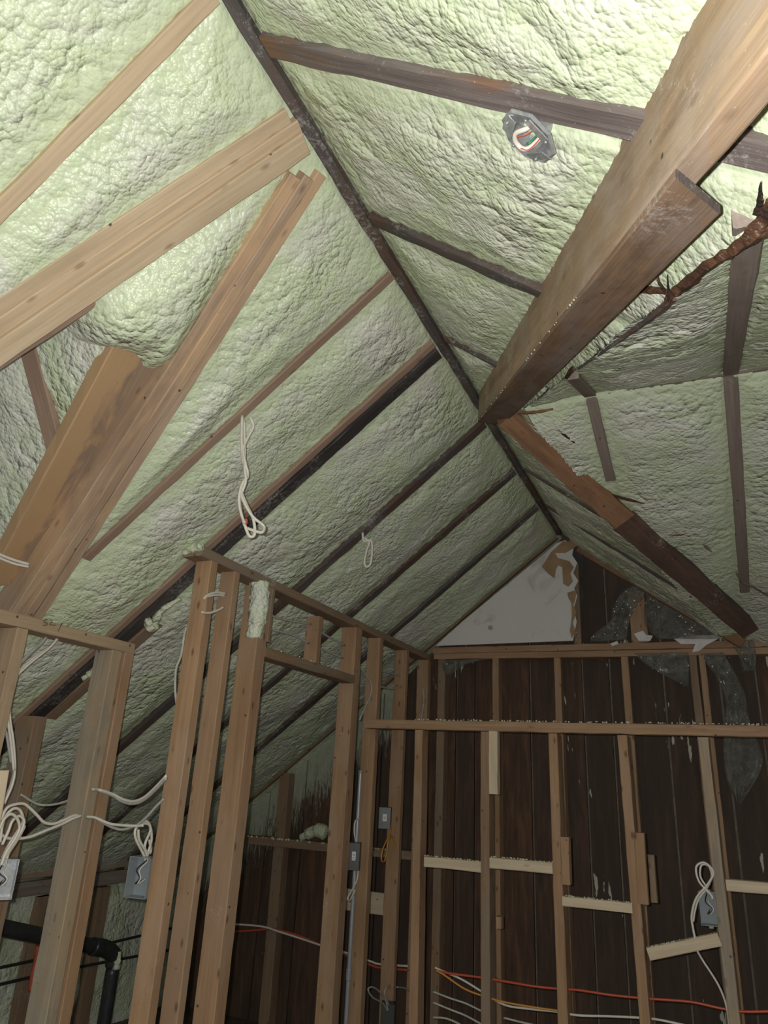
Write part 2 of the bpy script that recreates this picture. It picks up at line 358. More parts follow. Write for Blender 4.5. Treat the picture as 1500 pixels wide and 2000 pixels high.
def tube_data(P, r, seg=8, k=8, flat=1.0, smooth=True, up=(0.3, 0.2, 0.9)):
    C = catmull(P, k) if smooth else [np.array(p, float) for p in P]
    vs = []; fs = []; prev = None
    for i, c in enumerate(C):
        d = C[min(i+1, len(C)-1)]-C[max(i-1, 0)]; d = d/(np.linalg.norm(d)+1e-9)
        if prev is None:
            a = np.cross(d, np.array(up)); 
        else: a = prev-d*(prev @ d)
        a = a/(np.linalg.norm(a)+1e-9); prev = a; b_ = np.cross(d, a)
        rr = r[min(i, len(r)-1)] if hasattr(r, '__len__') else r
        for s in range(seg):
            t = 2*math.pi*s/seg; vs.append(c+a*math.cos(t)*rr+b_*math.sin(t)*rr*flat)
    for i in range(len(C)-1):
        for s in range(seg):
            fs.append((i*seg+s, i*seg+(s+1) % seg, (i+1)*seg+(s+1) % seg, (i+1)*seg+s))
    fs.append(tuple(reversed(range(seg)))); fs.append(tuple(range((len(C)-1)*seg, len(C)*seg)))
    return vs, fs
def tube(name, P, r, mat, label=None, cat='cable', parent=None, group=None, **kw):
    org = Vector([float(x) for x in P[0]])
    vs, fs = tube_data(P, r, **kw)
    vs = [tuple(np.array(v)-np.array(org)) for v in vs]
    o = link(name, mesh(name, vs, fs, True), mat, parent, Matrix.Translation(org))
    if parent is None: tag(o, label, cat, group)
    elif label: o['label'] = label
    return o
def boxes(name, items, mat, loc=(0, 0, 0), parent=None, rot=None):
    vs = []; fs = []
    for (x0, x1, y0, y1, z0, z1) in items:
        b = len(vs)
        vs += [(x, y, z) for z in (z0, z1) for y in (y0, y1) for x in (x0, x1)]
        fs += [tuple(b+i for i in f) for f in ((0, 2, 3, 1), (4, 5, 7, 6), (0, 1, 5, 4), (2, 6, 7, 3), (0, 4, 6, 2), (1, 3, 7, 5))]
    m = Matrix.Translation(Vector(loc)) @ (rot if rot is not None else Matrix.Identity(4))
    return link(name, mesh(name, vs, fs), mat, parent, m)
def polysheet(name, P, thick, n, mat, parent=None, org=None):
    """solid sheet from a planar outline"""
    P = [np.array(p, float) for p in P]; n = np.array(n, float); n /= np.linalg.norm(n)
    org = P[0] if org is None else np.array(org, float); k = len(P)
    vs = [p-org for p in P]+[p-org-n*thick for p in P]
    fs = [tuple(range(k)), tuple(reversed(range(k, 2*k)))]+[(i, (i+1) % k+0, (i+1) % k+k, i+k) for i in range(k)]
    return link(name, mesh(name, vs, fs), mat, parent, Matrix.Translation(Vector([float(x) for x in org])))

# ---------------------------------------------------------------- numpy noise for the foam relief
def _h(ix, iy, s):
    v = (ix.astype(np.int64)*374761393+iy.astype(np.int64)*668265263+s*982451653) & 0xffffffff
    v = ((v ^ (v >> 13))*1274126177) & 0xffffffff; v = v ^ (v >> 16)
    return (v & 0xffff)/65535.0
def gn(x, y, s=0):
    x0 = np.floor(x); y0 = np.floor(y); fx = x-x0; fy = y-y0
    u = fx*fx*fx*(fx*(fx*6-15)+10); v = fy*fy*fy*(fy*(fy*6-15)+10)
    def g(ix, iy, dx, dy):
        a = _h(ix, iy, s)*2*np.pi; return np.cos(a)*dx+np.sin(a)*dy
    a = g(x0, y0, fx, fy); b = g(x0+1, y0, fx-1, fy); c = g(x0, y0+1, fx, fy-1); d = g(x0+1, y0+1, fx-1, fy-1)
    return ((a*(1-u)+b*u)*(1-v)+(c*(1-u)+d*u)*v)*1.4
def fb(x, y, o=4, s=0, r=0.5):
    t = 0; a = 1
    for i in range(o): t = t+a*gn(x*2**i, y*2**i, s+i*17); a *= r
    return t
def worley(x, y, s=0):
    x0 = np.floor(x); y0 = np.floor(y); m = np.full(x.shape, 9.0)
    for i in (-1, 0, 1):
        for j in (-1, 0, 1):
            ix = x0+i; iy = y0+j
            px = ix+_h(ix, iy, s+5); py = iy+_h(ix, iy, s+9)
            m = np.minimum(m, (px-x)**2+(py-y)**2)
    return np.sqrt(m)
def foam_sheet(name, P, U, V, ur, vr_, res, keep, nrm, relief, mat, warp=None):
    """grid over P+u*U+v*V, pushed along nrm by relief(u,v)"""
    nu = int((ur[1]-ur[0])/res)+1; nv = int((vr_[1]-vr_[0])/res)+1
    u, v = np.meshgrid(np.linspace(*ur, nu), np.linspace(*vr_, nv), indexing='ij')
    k = keep(u, v)
    if warp is not None: u, v = warp(u, v)
    h, fresh = relief(u, v)
    co = np.array(P)[None, None]+u[..., None]*np.array(U)+v[..., None]*np.array(V)+h[..., None]*np.array(nrm)
    idx = np.arange(nu*nv).reshape(nu, nv)
    q = k[:-1, :-1] & k[1:, :-1] & k[:-1, 1:] & k[1:, 1:]
    F4 = np.stack([idx[:-1, :-1][q], idx[1:, :-1][q], idx[1:, 1:][q], idx[:-1, 1:][q]], 1)
    used = np.unique(F4); rm = np.full(nu*nv, -1); rm[used] = np.arange(len(used)); F4 = rm[F4]
    co = co.reshape(-1, 3)[used]; fr = fresh.reshape(-1)[used]
    a, b_, c = co[F4[0, 0]], co[F4[0, 1]], co[F4[0, 2]]
    if np.cross(b_-a, c-a) @ np.array(nrm) < 0: F4 = F4[:, ::-1]
    me = bpy.data.meshes.new(name); me.vertices.add(len(co)); me.vertices.foreach_set('co', co.astype(np.float32).ravel())
    me.loops.add(F4.size); me.loops.foreach_set('vertex_index', F4.astype(np.int32).ravel())
    me.polygons.add(len(F4)); me.polygons.foreach_set('loop_start', np.arange(0, F4.size, 4, dtype=np.int32))
    me.polygons.foreach_set('loop_total', np.full(len(F4), 4, dtype=np.int32))
    me.polygons.foreach_set('use_smooth', np.ones(len(F4), dtype=bool)); me.update(calc_edges=True)
    at = me.attributes.new('fresh', 'FLOAT', 'POINT'); at.data.foreach_set('value', fr.astype(np.float32))
    o = link(name, me, mat); o['kind'] = 'structure'; return o
def relief_fn(ribs, s, amp=1.0, ridge=None):
    """ribs: list of (centre, half width) along the bay coordinate picked by extra"""
    def f(u, v):
        bay = u
        wx = u+0.03*fb(u*7, v*7, 3, s+3); wy = v+0.03*fb(u*7+9, v*7, 3, s+4)
        h = 0.019*fb(wx*1.7, wy*2.4, 3, s)+0.006*fb(wx*6, wy*6, 3, s+1)
        r = np.abs(fb(wx*9+3, wy*9, 3, s+2)); h = h-0.002*r+0.0005
        c1 = worley(wx*19, wy*19, s); msk = np.clip(fb(u*2.1, v*2.1, 2, s+8)*1.6+0.5, 0, 1)
        h = h+msk*0.007*(1-np.clip(c1, 0, 1)**2)
        c2 = worley(wx*34+5, wy*34, s+1); h = h+0.002*(1-np.clip(c2, 0, 1)**2)
        h *= amp
        dmin = np.full(u.shape, 9.0); ragg = 0.006*fb(u*45, v*45, 3, s+6)
        for rb in ribs:
            cfn, hw = rb[0], rb[1]; k_ = rb[2] if len(rb) > 2 else 1.0
            d = (np.abs(bay-(cfn(v) if callable(cfn) else cfn))-hw)*k_+ragg
            dmin = np.minimum(dmin, d)
        if ridge is not None: dmin = np.minimum(dmin, v-ridge+ragg)
        k = np.clip(dmin/0.12, 0, 1); k = k*k*(3-2*k)
        edge = -0.009+0.003*fb(u*30, v*30, 3, s+11)
        h = np.where(dmin > 0, h*k+edge*(1-k)+0.006*k, -0.018)
        fresh = np.clip(1-dmin/0.085, 0, 1)*0.9
        fresh = np.where(dmin < 0, 1, fresh)
        return h, fresh
    return f
def cn(y): return y
LR = [(0.75, 0.020), (1.70, 0.018), (2.100, 0.018), (2.150, 0.032), (2.77, 0.029), (3.33, 0.029), (3.87, 0.029), (4.46, 0.02)]
RRb = [(0.885, 0.026), (1.45, 0.023), (2.085, 0.012), (3.31, 0.012), (3.86, 0.010)]
kx = math.sqrt(1+SL*SL)
def yL1(x): return 1.10+0.185*(x+0.80)        # near dormer trimmer
def yL2(x): return 1.205-0.37*(x+0.81)        # far dormer trimmer
# left slope: u = y, v = horizontal distance from ridge
def keepL(u, v):
    x = RX-v
    hole = (x < -1.44) & (u > yL1(x)+0.0) & (u < yL2(x)-0.02)
    return ~hole
rl = relief_fn(LR+[(lambda v: yL1(RX-v)-0.005, 0.055), (lambda v: yL2(RX-v), 0.055)], 11, 1.0, 0.022)
def relief_left(u, v):
    h, f = rl(u, v); x = RX-v
    tri = (x < -0.95) & (u > yL1(x)+0.04) & (u < yL2(x)-0.04)
    d = np.minimum(u-yL1(x)-0.04, yL2(x)-0.04-u); d = np.clip(d/0.06, 0, 1)
    h = h+np.where(tri, 0.045*d*np.clip((-0.95-x)/0.3, 0, 1), 0)
    roll = np.clip((-1.29+0.012*np.sin(u*31)-x)/0.15, 0, 1); inn = (u > yL1(x)-0.02) & (u < yL2(x)+0.0)
    h = h-np.where(inn, 0.20*roll**2.2, 0)
    return h, f
foam_sheet('ceiling', (RX, 0, RZ), (0, 1, 0), (-1, 0, -SL), (-0.6, 4.56), (0.0, 2.80), 0.0085, keepL, nL, relief_left, M_foam)
# right slope up to the cross gable
def yV1(v): return 2.36-2.245*(RX+v+0.69)+0.13
def relief_right(u, v):
    return relief_fn(RRb+[(yV1, 0.13, 0.41), (4.48, 0.05)], 31, 1.15, 0.020)(u, v)
def xcr_np(u): return np.where(u < CY, CX+0.485*(CY-u), CX+KFX*(u-CY))+0.003
def warpR(u, v): return u, np.minimum(v, xcr_np(u)-RX)
def keepR(u, v):
    x = RX+v
    return x < xcr_np(u)+0.02
foam_sheet('ceiling', (RX, 0, RZ), (0, 1, 0), (1, 0, -SL), (-0.6, 4.43), (0.0, 1.75), 0.0085, keepR, nR, relief_right, M_foam, warpR)
# cross gable, near and far slopes: u = x, v = distance from its ridge
CR = [(0.17, 0.020), (-0.29, 0.020)]
foam_sheet('ceiling', (0, CY, CZ), (1, 0, 0), (0, -1, -KN), (CX-0.03, 1.9), (0.0, 2.9), 0.0095,
           lambda u, v: u > CX+0.485*v-0.02, nN, relief_fn(CR, 51, 1.1, 0.018), M_foam, lambda u, v: (np.maximum(u, CX+0.485*v-0.003), v))
foam_sheet('ceiling', (0, CY, CZ), (1, 0, 0), (0, 1, -KF), (CX-0.03, 1.9), (0.0, 2.05), 0.0095,
           lambda u, v: u > CX+KFX*v-0.02, nF, relief_fn(CR, 71, 0.8, 0.018), M_foam, lambda u, v: (np.maximum(u, CX+KFX*v-0.016), v))
# dormer on the left: its far slope, seen through the opening
DQ = Lp((222, 678), -0.06); DK = 1.15
nD = Vector((0, -DK, -1)).normalized()
def Dp(p, off=0.0): return plane(p, (DQ[0], DQ[1], DQ[2]-off), (0, DK, 1))
DP0 = Dp((222, 684)); DP1 = Dp((-14, 1135))
def vlim(u): return DP0[1]+(u-DP0[0])*(DP1[1]-DP0[1])/(DP1[0]-DP0[0])+0.012-(DQ[1]-0.45)
foam_sheet('ceiling', (0, DQ[1]-0.45, DQ[2]+0.45*DK), (1, 0, 0), (0, 1, -DK), (-3.4, -1.25), (0.0, 1.3), 0.010,
           lambda u, v: v < vlim(u)+0.02, nD, relief_fn([], 91, 1.2), M_foam, lambda u, v: (u, np.minimum(v, vlim(u))))
# rounded foam lip above the opening
def lip(u, v):
    h, f = relief_fn([], 95, 1.0)(u, v); return h, f*0
foam_sheet('ceiling', (-1.46, 0, RZ-SL*(1.40+RX)+0.08), (0, 1, 0), (-0.25, 0, 1), (0.92, 1.5), (-0.02, 0.35), 0.010,
           lambda u, v: u > 0, Vector((-1, 0, -0.25)).normalized(), lip, M_foam)
# outer shell so that no daylight reaches the attic from behind, floor below
def quad(name, P, mat, kind='structure'):
    o = link(name, mesh(name, P, [tuple(range(len(P)))]), mat); o['kind'] = kind; return o
M_floor = wood('floor_boards', (0.16, 0.11, 0.07), (0.10, 0.065, 0.04), knots=0.4)
boxes('floor', [(-4.6, 2.2, -1.0, 4.75, ZB-0.04, ZB)], M_floor)['kind'] = 'structure'

# gable sheathing: vertical planks, one wall
def sheathing():
    vs = []; fs = []; pv = []
    x = -4.6; rnd = random.Random(3)
    edges = [-4.6, -4.3, -4.02, -3.72, -3.45, -3.15, -2.88, -2.6, -2.33, -2.04, -1.78, -1.52, -1.36, -1.10]
    gaps = [onY((p, 1340), 4.56)[0] for p in (928, 1035, 1138, 1192, 1297, 1407, 1479)]
    edges = [e for e in edges if e < gaps[0]-0.12]+gaps+[gaps[-1]+0.3*i for i in (1, 2, 3, 4, 5)]
    for a, b_ in zip(edges[:-1], edges[1:]):
        y = 4.56+rnd.uniform(0, 0.008); g = 0.0055; tone = rnd.uniform(0, 0.75)
        k = len(vs)
        x0, x1 = a+g, b_-g
        for yy in (y, y+0.025):
            for (xx, zz) in ((x0, ZB), (x1, ZB), (x1, 1.75), (x0, 1.75)): vs.append((xx, yy, zz)); pv.append(tone)
        fs += [tuple(k+i for i in f) for f in ((0, 1, 2, 3), (7, 6, 5, 4), (0, 4, 5, 1), (1, 5, 6, 2), (2, 6, 7, 3), (3, 7, 4, 0))]
    me = mesh('wall_back', vs, fs); at = me.attributes.new('plank', 'FLOAT', 'POINT'); at.data.foreach_set('value', pv)
    o = link('wall_back', me, M_sheath); o['kind'] = 'structure'
    # pale battens closing the gaps from outside
    M_bat = wood('weathered_batten', (0.30, 0.25, 0.18), (0.17, 0.14, 0.11), knots=0)
    tr = boxes('trim_1', [(e-0.02, e+0.02, 4.592, 4.605, ZB, 1.75) for e in edges], M_bat); tr['kind'] = 'structure'
    b = boxes('wall_back', [(-4.6, 2.2, 4.61, 4.65, ZB, 1.75)], M_tar); b['kind'] = 'structure'
sheathing()

# ---------------------------------------------------------------- ridge and rafters
board('ridge_board', (RX, -0.5, RZ-0.006), (RX-0.004, 4.43, RZ-0.006), 0.032, 0.12, (0, 0, -1), M_dark,
      'long dark ridge board dusted with white foam, running up the roof peak', 'ridge board', jit=0.003)
def lraf(y, w, x1, mat, label, off=0.0, x0=RX-0.02, t=0.10, y1=None, jit=0.0015, group=None):
    A = (x0, y, RZ+SL*(x0-RX)-off); B = (x1, y if y1 is None else y1, RZ+SL*(x1-RX)-off)
    return board('rafter', A, B, w, t, nL, mat, label, 'rafter', jit=jit, group=group)
lraf(0.75, 0.040, -2.2, M_new, 'fresh tan rafter at the top left, alone and nearest the camera')
lraf(1.70, 0.036, -1.90, M_pink, 'thin pinkish brown rafter between the tripled trimmer and the tarred rafter')
lraf(2.100, 0.034, -3.5, M_pink, 'pinkish new rafter nailed along the upper edge of a black rafter', off=0.006)
lraf(2.150, 0.060, -3.5, M_black_tar, 'broad black tarred rafter touching the front end of the partition plate', jit=0.003, off=0.012)
lraf(2.77, 0.056, -3.5, M_dark, off=0.006, label='dark rafter meeting the ridge at the valley beams, first beyond the tarred one', jit=0.003)
lraf(3.33, 0.056, -3.5, M_dark, off=0.006, label='dark rafter second from the gable wall rafter on the left slope', jit=0.003)
lraf(3.87, 0.056, -3.5, M_dark, off=0.006, label='dark rafter next to the gable end rafter on the left slope', jit=0.003)
lraf(4.46, 0.040, -3.45, M_stud2, 'brown rafter along the left rake of the gable wall, above the drywall')
strip('board', (300, 1215), (96, 1392), (318, 1222), (100, 1416), Lp, nL, 0.05, M_stud2, off=0.01,
      label='short brown board beside the black rafter, under the low wall plate corner', cat='board')
# dormer trimmers: boards nailed side by side
tr1 = empty('dormer_trimmer', Lp((585, 235)), 'three pale new boards nailed side by side from ridge to left edge of the roof', 'trimmer')
def ext(a, b, k=0.45): return (b[0]+(b[0]-a[0])*k, b[1]+(b[1]-a[1])*k)
e = [((552, 216), (0, 582)), ((576, 240), (0, 620)), ((600, 264), (0, 662)), ((598, 300), (0, 722))]
for i, off in enumerate((0.0, 0.010, 0.028)):
    (a1, b1), (a2, b2) = e[i], e[i+1]
    fnoff = off
    strip('plank', a1, ext(a1, b1), a2, ext(a2, b2), Lp, nL, 0.12, M_new, off=fnoff, parent=tr1)
strip('plank', (420, 440), (-100, 775), (415, 452), (-100, 792), Lp, nL, 0.03, M_pink, off=-0.02, parent=tr1)
tr2 = empty('dormer_trimmer', Lp((610, 320)), 'three reddish boards nailed together slanting down to the low wall plate', 'trimmer')
e = [((568, 342), (26, 1190)), ((592, 352), (55, 1190)), ((618, 345), (76, 1190)), ((642, 338), (97, 1190))]
for i, (off, mt) in enumerate(((0.012, M_new2), (0.022, M_new2), (0.004, M_new2))):
    (a1, b1), (a2, b2) = e[i], e[i+1]
    strip('plank', a1, ext(a1, b1, 0.06), a2, ext(a2, b2, 0.06), Lp, nL, 0.12, mt, off=off, parent=tr2)
# wide valley plank inside the dormer
def two_tone(m, sign):
    nt = m.node_tree; b = nt.nodes['Principled BSDF']; src = b.inputs['Base Color'].links[0].from_socket
    tc = nt.nodes.new('ShaderNodeTexCoord'); sx = nt.nodes.new('ShaderNodeSeparateXYZ'); nt.links.new(tc.outputs['Object'], sx.inputs[0])
    nz = noise(nt, coords(nt, (3.5, 9, 9)), 1.0, 4, 0.6, 0.6)
    a = N(nt, 'ShaderNodeMath', operation='MULTIPLY_ADD'); nt.links.new(sx.outputs[1], a.inputs[0]); a.inputs[1].default_value = sign*5.0; nt.links.new(nz, a.inputs[2])
    c = mix(nt, ramp(nt, a.outputs[0], [(0.44, (0, 0, 0)), (0.56, (0.72,)*3)]).outputs[0], src, (0.54, 0.345, 0.175))
    nt.links.new(c, b.inputs['Base Color'])
def vplank():
    A1, B1 = Vector(Dp((217, 684), 0.06)), Vector(Dp((-14, 1135), 0.05))
    A2, B2 = Vector(Lp((330, 700), -0.05)), Vector(Lp((70, 1145), -0.02))
    x = (B1-A1).normalized(); A = (A1+A2)/2; B = (B1+B2)/2
    n = x.cross((A2-A1)).normalized()
    if n.dot(Vector((0.5, -0.3, -1))) < 0: n = -n
    wd = ((A2-A1)-x*(A2-A1).dot(x)).length
    A = A-(B-A).normalized()*0.10
    yv = frame(A, B, n)[0]; two_tone(M_plank, 1 if Vector((yv[0][1], yv[1][1], yv[2][1])).dot(A1-A2) > 0 else -1)
    return board('valley_board', A, B, wd, 0.045, n, M_plank, 'wide orange stained plank beside the reddish tripled boards, in the dormer', 'board')
vplank()
strip('rafter', (30, 660), (96, 905), (62, 655), (116, 866), Dp, nD, 0.08, M_pink, off=0.022, label='short brown rafter in foam at the far left, ending on the orange plank', cat='rafter')
# right slope jack rafters
def xcr(y): return CX+0.485*(CY-y) if y < CY else CX+KFX*(y-CY)
def rraf(y, w, label, mat, x1=None, off=0.002, dy=0.0, jit=0.003, x0=RX+0.02):
    x1 = xcr(y)+0.02 if x1 is None else x1
    return board('rafter', (x0, y, RZ-SL*(x0-RX)-off), (x1, y+dy, RZ-SL*(x1-RX)-off), w, 0.10, nR, mat, label, 'rafter', jit=jit)
rraf(0.885, 0.052, 'rusty dark rafter nearest the top, running behind the big valley beam past the light fixture', M_rust, dy=-0.05, off=0.008)
rraf(1.45, 0.046, 'dark rafter with sprayed fuzzy edge, second from the top, ending at the big beam', M_dark, x1=-0.14, off=0.006)
rraf(2.085, 0.024, 'thin half buried dark rafter just above the end of the big beam', M_dark, x1=-0.44)
rraf(3.31, 0.022, 'thin dark rafter in the foam strip left of the brown valley beam, nearer one', M_dark)
rraf(3.86, 0.018, 'thin dark rafter in the foam strip left of the brown valley beam, farther one', M_dark)
# cross gable
board('ridge_board', (CX-0.16, CY+0.03, CZ+0.02), (1.9, CY, CZ-0.008), 0.024, 0.10, (0, 0.05, -1), M_grey,
      'thin brown ridge board of the side gable running off to the right edge', 'ridge board', jit=0.002)
def cr(x, w, side, label, v0, v1, mat=M_grey, x1=None):
    k = KN if side < 0 else KF; n = nN if side < 0 else nF
    A = (x, CY+side*v0, CZ-k*v0-0.003); B = (x if x1 is None else x1, CY+side*v1, CZ-k*v1-0.003)
    board('rafter', A, B, w, 0.09, n, mat, label, 'rafter')
cr(0.175, 0.046, -1, 'grey brown rafter above the side ridge at the right edge', 0.02, 1.40, x1=0.125)
cr(0.175, 0.046, 1, 'long brown rafter below the side ridge near the right edge', 0.02, 1.50, x1=0.215)
cr(-0.29, 0.042, -1, 'short grey rafter stub above the side ridge, right of the beams meeting point', 0.02, 0.42)
cr(-0.29, 0.040, 1, 'short brown rafter below the side ridge, right of the brown valley beam', 0.02, 0.50)
# big valley beam: two planks
nV = Vector((-1.71, -0.77, 0)).normalized()       # face towards the room
d1 = (Vector((0.105, 0.575, 0.655))-Vector((-0.690, 2.36, 1.335)))
S0 = Vector((-0.690, 2.36, 1.335))-d1*0.10; S1 = S0+d1*1.36
vb = empty('valley_beam', S0, 'massive brown double plank beam from the ridge up to the top right corner', 'beam')
upv = Vector((0, 0, 1))
up_in = (upv-d1.normalized()*upv.dot(d1.normalized())).normalized()
board('side_plank', S0+up_in*0.118, S1+up_in*0.118, 0.22, 0.045, nV, M_beam, parent=vb, jit=0.0015)
S1b = S0+d1*0.955
dn = -up_in
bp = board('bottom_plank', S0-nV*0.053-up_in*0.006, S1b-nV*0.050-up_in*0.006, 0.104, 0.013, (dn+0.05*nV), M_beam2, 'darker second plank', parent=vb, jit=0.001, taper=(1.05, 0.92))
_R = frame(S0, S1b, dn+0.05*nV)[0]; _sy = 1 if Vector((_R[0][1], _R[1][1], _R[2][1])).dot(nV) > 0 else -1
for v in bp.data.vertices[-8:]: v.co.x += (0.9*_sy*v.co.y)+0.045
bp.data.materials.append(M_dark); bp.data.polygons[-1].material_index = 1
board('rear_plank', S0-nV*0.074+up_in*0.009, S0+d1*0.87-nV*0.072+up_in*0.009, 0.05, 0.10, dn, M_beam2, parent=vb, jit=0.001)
# foam squeezed out of the joint
vs = []; fs = []
rnd = random.Random(5)
def ico(c, r, sq=(1, 1, 1)):
    t = (1+5**.5)/2; V_ = [(-1, t, 0), (1, t, 0), (-1, -t, 0), (1, -t, 0), (0, -1, t), (0, 1, t), (0, -1, -t), (0, 1, -t), (t, 0, -1), (t, 0, 1), (-t, 0, -1), (-t, 0, 1)]
    Fc = [(0, 11, 5), (0, 5, 1), (0, 1, 7), (0, 7, 10), (0, 10, 11), (1, 5, 9), (5, 11, 4), (11, 10, 2), (10, 7, 6), (7, 1, 8), (3, 9, 4), (3, 4, 2), (3, 2, 6), (3, 6, 8), (3, 8, 9), (4, 9, 5), (2, 4, 11), (6, 2, 10), (8, 6, 7), (9, 8, 1)]
    k = r/1.9
    vv = [(c[0]+p[0]*k*sq[0]*rnd.uniform(.75, 1.25), c[1]+p[1]*k*sq[1]*rnd.uniform(.75, 1.25), c[2]+p[2]*k*sq[2]*rnd.uniform(.75, 1.25)) for p in V_]
    return vv, Fc
def crumbs(name, pts, rr, mat, label, cat):
    vs = []; fs = []
    for p in pts:
        v, f = ico(p, rnd.uniform(*rr)); b = len(vs); vs += v; fs += [tuple(b+i for i in q) for q in f]
    o = link(name, mesh(name, vs, fs, True), mat); tag(o, label, cat, kind='stuff'); return o
pts = []
for i in range(34):
    u = rnd.choice([rnd.uniform(0.02, 0.35), rnd.uniform(0.5, 0.80)]); p = S0+d1*u; pts.append((p.x, p.y, p.z))
v_, f_ = [], []
for p in pts:
    a, f = ico(p, rnd.uniform(0.0006, 0.0019), (1.3, 2.6, 1)); b = len(v_); v_ += [tuple(np.array(q)-np.array(S0)) for q in a]; f_ += [tuple(b+i for i in q) for q in f]
link('seam_foam', mesh('seam_foam', v_, f_, True), M_crumb, vb, Matrix.Translation(S0))
# far valley beam
def v2():
    A = Vector(onY((990, 818), 2.44)); B = Vector(onY((1466, 1236), 4.02)); n = Vector((0.40, -0.45, -1))
    root = empty('valley_beam', A, 'red brown valley beam going down from the beam junction to the gable plate', 'beam')
    C = A.lerp(B, 0.42); d = (B-A).normalized()
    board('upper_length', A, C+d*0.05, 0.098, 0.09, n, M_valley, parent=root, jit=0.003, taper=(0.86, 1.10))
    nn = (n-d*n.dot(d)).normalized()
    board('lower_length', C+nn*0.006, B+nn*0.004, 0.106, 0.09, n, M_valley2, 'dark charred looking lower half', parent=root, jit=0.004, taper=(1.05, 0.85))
v2()
# rotten remains along the near crease
def shard(P, ws, th, n, mat, label, name='broken_board'):
    n = Vector(n); vs = []; fs = []; P = [Vector([float(x) for x in p]) for p in P]; org = P[0].copy()
    sub = []
    for i in range(len(P)-1):
        for j in range(5):
            t = j/5; sub.append((P[i].lerp(P[i+1], t), ws[i]*(1-t)+ws[i+1]*t))
    sub.append((P[-1], ws[-1]))
    for i, (p, w_) in enumerate(sub):
        d = (sub[min(i+1, len(sub)-1)][0]-sub[max(i-1, 0)][0]).normalized(); s = d.cross(n).normalized()
        for q in (s*w_*rnd.uniform(.75, 1.25), n*th*rnd.uniform(0.5, 1), -s*w_*rnd.uniform(.75, 1.25), -n*th*2): vs.append(p+q-org)
    for i in range(len(sub)-1):
        for s in range(4): fs.append((i*4+s, i*4+(s+1) % 4, i*4+4+(s+1) % 4, i*4+4+s))
    fs.append((3, 2, 1, 0)); k = (len(sub)-1)*4; fs.append((k, k+1, k+2, k+3))
    o = link(name, mesh(name, vs, fs), mat, None, Matrix.Translation(org)); tag(o, label, 'broken board'); return o
nc = (nN+nR).normalized()
shard([Rp(p, .012) for p in ((1530, 395), (1480, 455), (1440, 485), (1380, 520), (1330, 565), (1300, 585))], [.022, .016, .012, .011, .014, .004], .012, nc, M_rotten,
      'rotten blackened board along the foam fold at the right edge')
shard([Rp(p, .012) for p in ((1310, 572), (1270, 570), (1228, 569))], [.006, .007, .003], .006, nc, M_rotten, 'short rusty splinter sticking left from the rotten board')
shard([Rp(p, .006) for p in ((1315, 585), (1265, 625), (1200, 672), (1130, 720))], [.010, .008, .006, .004], .005, nc, M_dark, 'dark strip half buried in the fold below the big beam')
shard([Rp(p, .02) for p in ((1481, 420), (1484, 392), (1484, 362))], [.007, .004, .001], .004, nc, M_rotten, 'upright pointed wood splinter at the right edge above the rotten board')
shard([Rp(p, .014) for p in ((1312, 592), (1306, 572), (1303, 540))], [.005, .003, .0008], .003, nc, M_rotten, 'thin black spike on the junction of the rotten boards')
shard([Rp(p, .014) for p in ((1302, 575), (1288, 556), (1284, 543))], [.003, .003, .001], .003, nc, M_rotten, 'small black chip beside the thin black spike')
shard([Np(p, .010) for p in ((1106, 738), (1112, 728), (1120, 722))], [.006, .007, .004], .006, nN, M_rotten, 'small black charred chip above the short rafter stub')
def dark_bits(P, ws, label, fn=Fp, off=.006, mat=M_rotten): return shard([fn(p, off) for p in P], ws, .005, nF, mat, label)
dark_bits(((1085, 832), (1100, 848), (1122, 865)), [.004, .011, .003], 'dark sliver in the foam beside the top of the brown valley beam')
dark_bits(((1195, 968), (1225, 976), (1258, 984)), [.005, .009, .002], 'rusty sliver in the foam right of the middle of the valley beam')
dark_bits(((1265, 985), (1300, 1025), (1340, 1050), (1352, 1050)), [.002, .002, .007, .004], 'thin cracked line of dark wood in the foam, right of the valley beam', mat=M_dark)
dark_bits(((1352, 1052), (1372, 1062), (1390, 1078)), [.010, .012, .004], 'grey wood stub poking from the foam at the end of a crack', mat=M_grey)
dark_bits(((1438, 1118), (1450, 1138), (1480, 1150), (1520, 1175)), [.004, .010, .010, .012], 'grey board end buried in foam at the right edge above the wall plate', mat=M_grey)
dark_bits(((1305, 1045), (1330, 1045), (1342, 1040)), [.003, .005, .002], 'tiny brown chip in the foam near the long brown rafter', off=.01)
shard([Fp(p, .012) for p in ((1010, 806), (1040, 806), (1080, 800))], [.008, .010, .004], .004, nF, M_valley, 'reddish torn bark strip under the side ridge next to the junction')

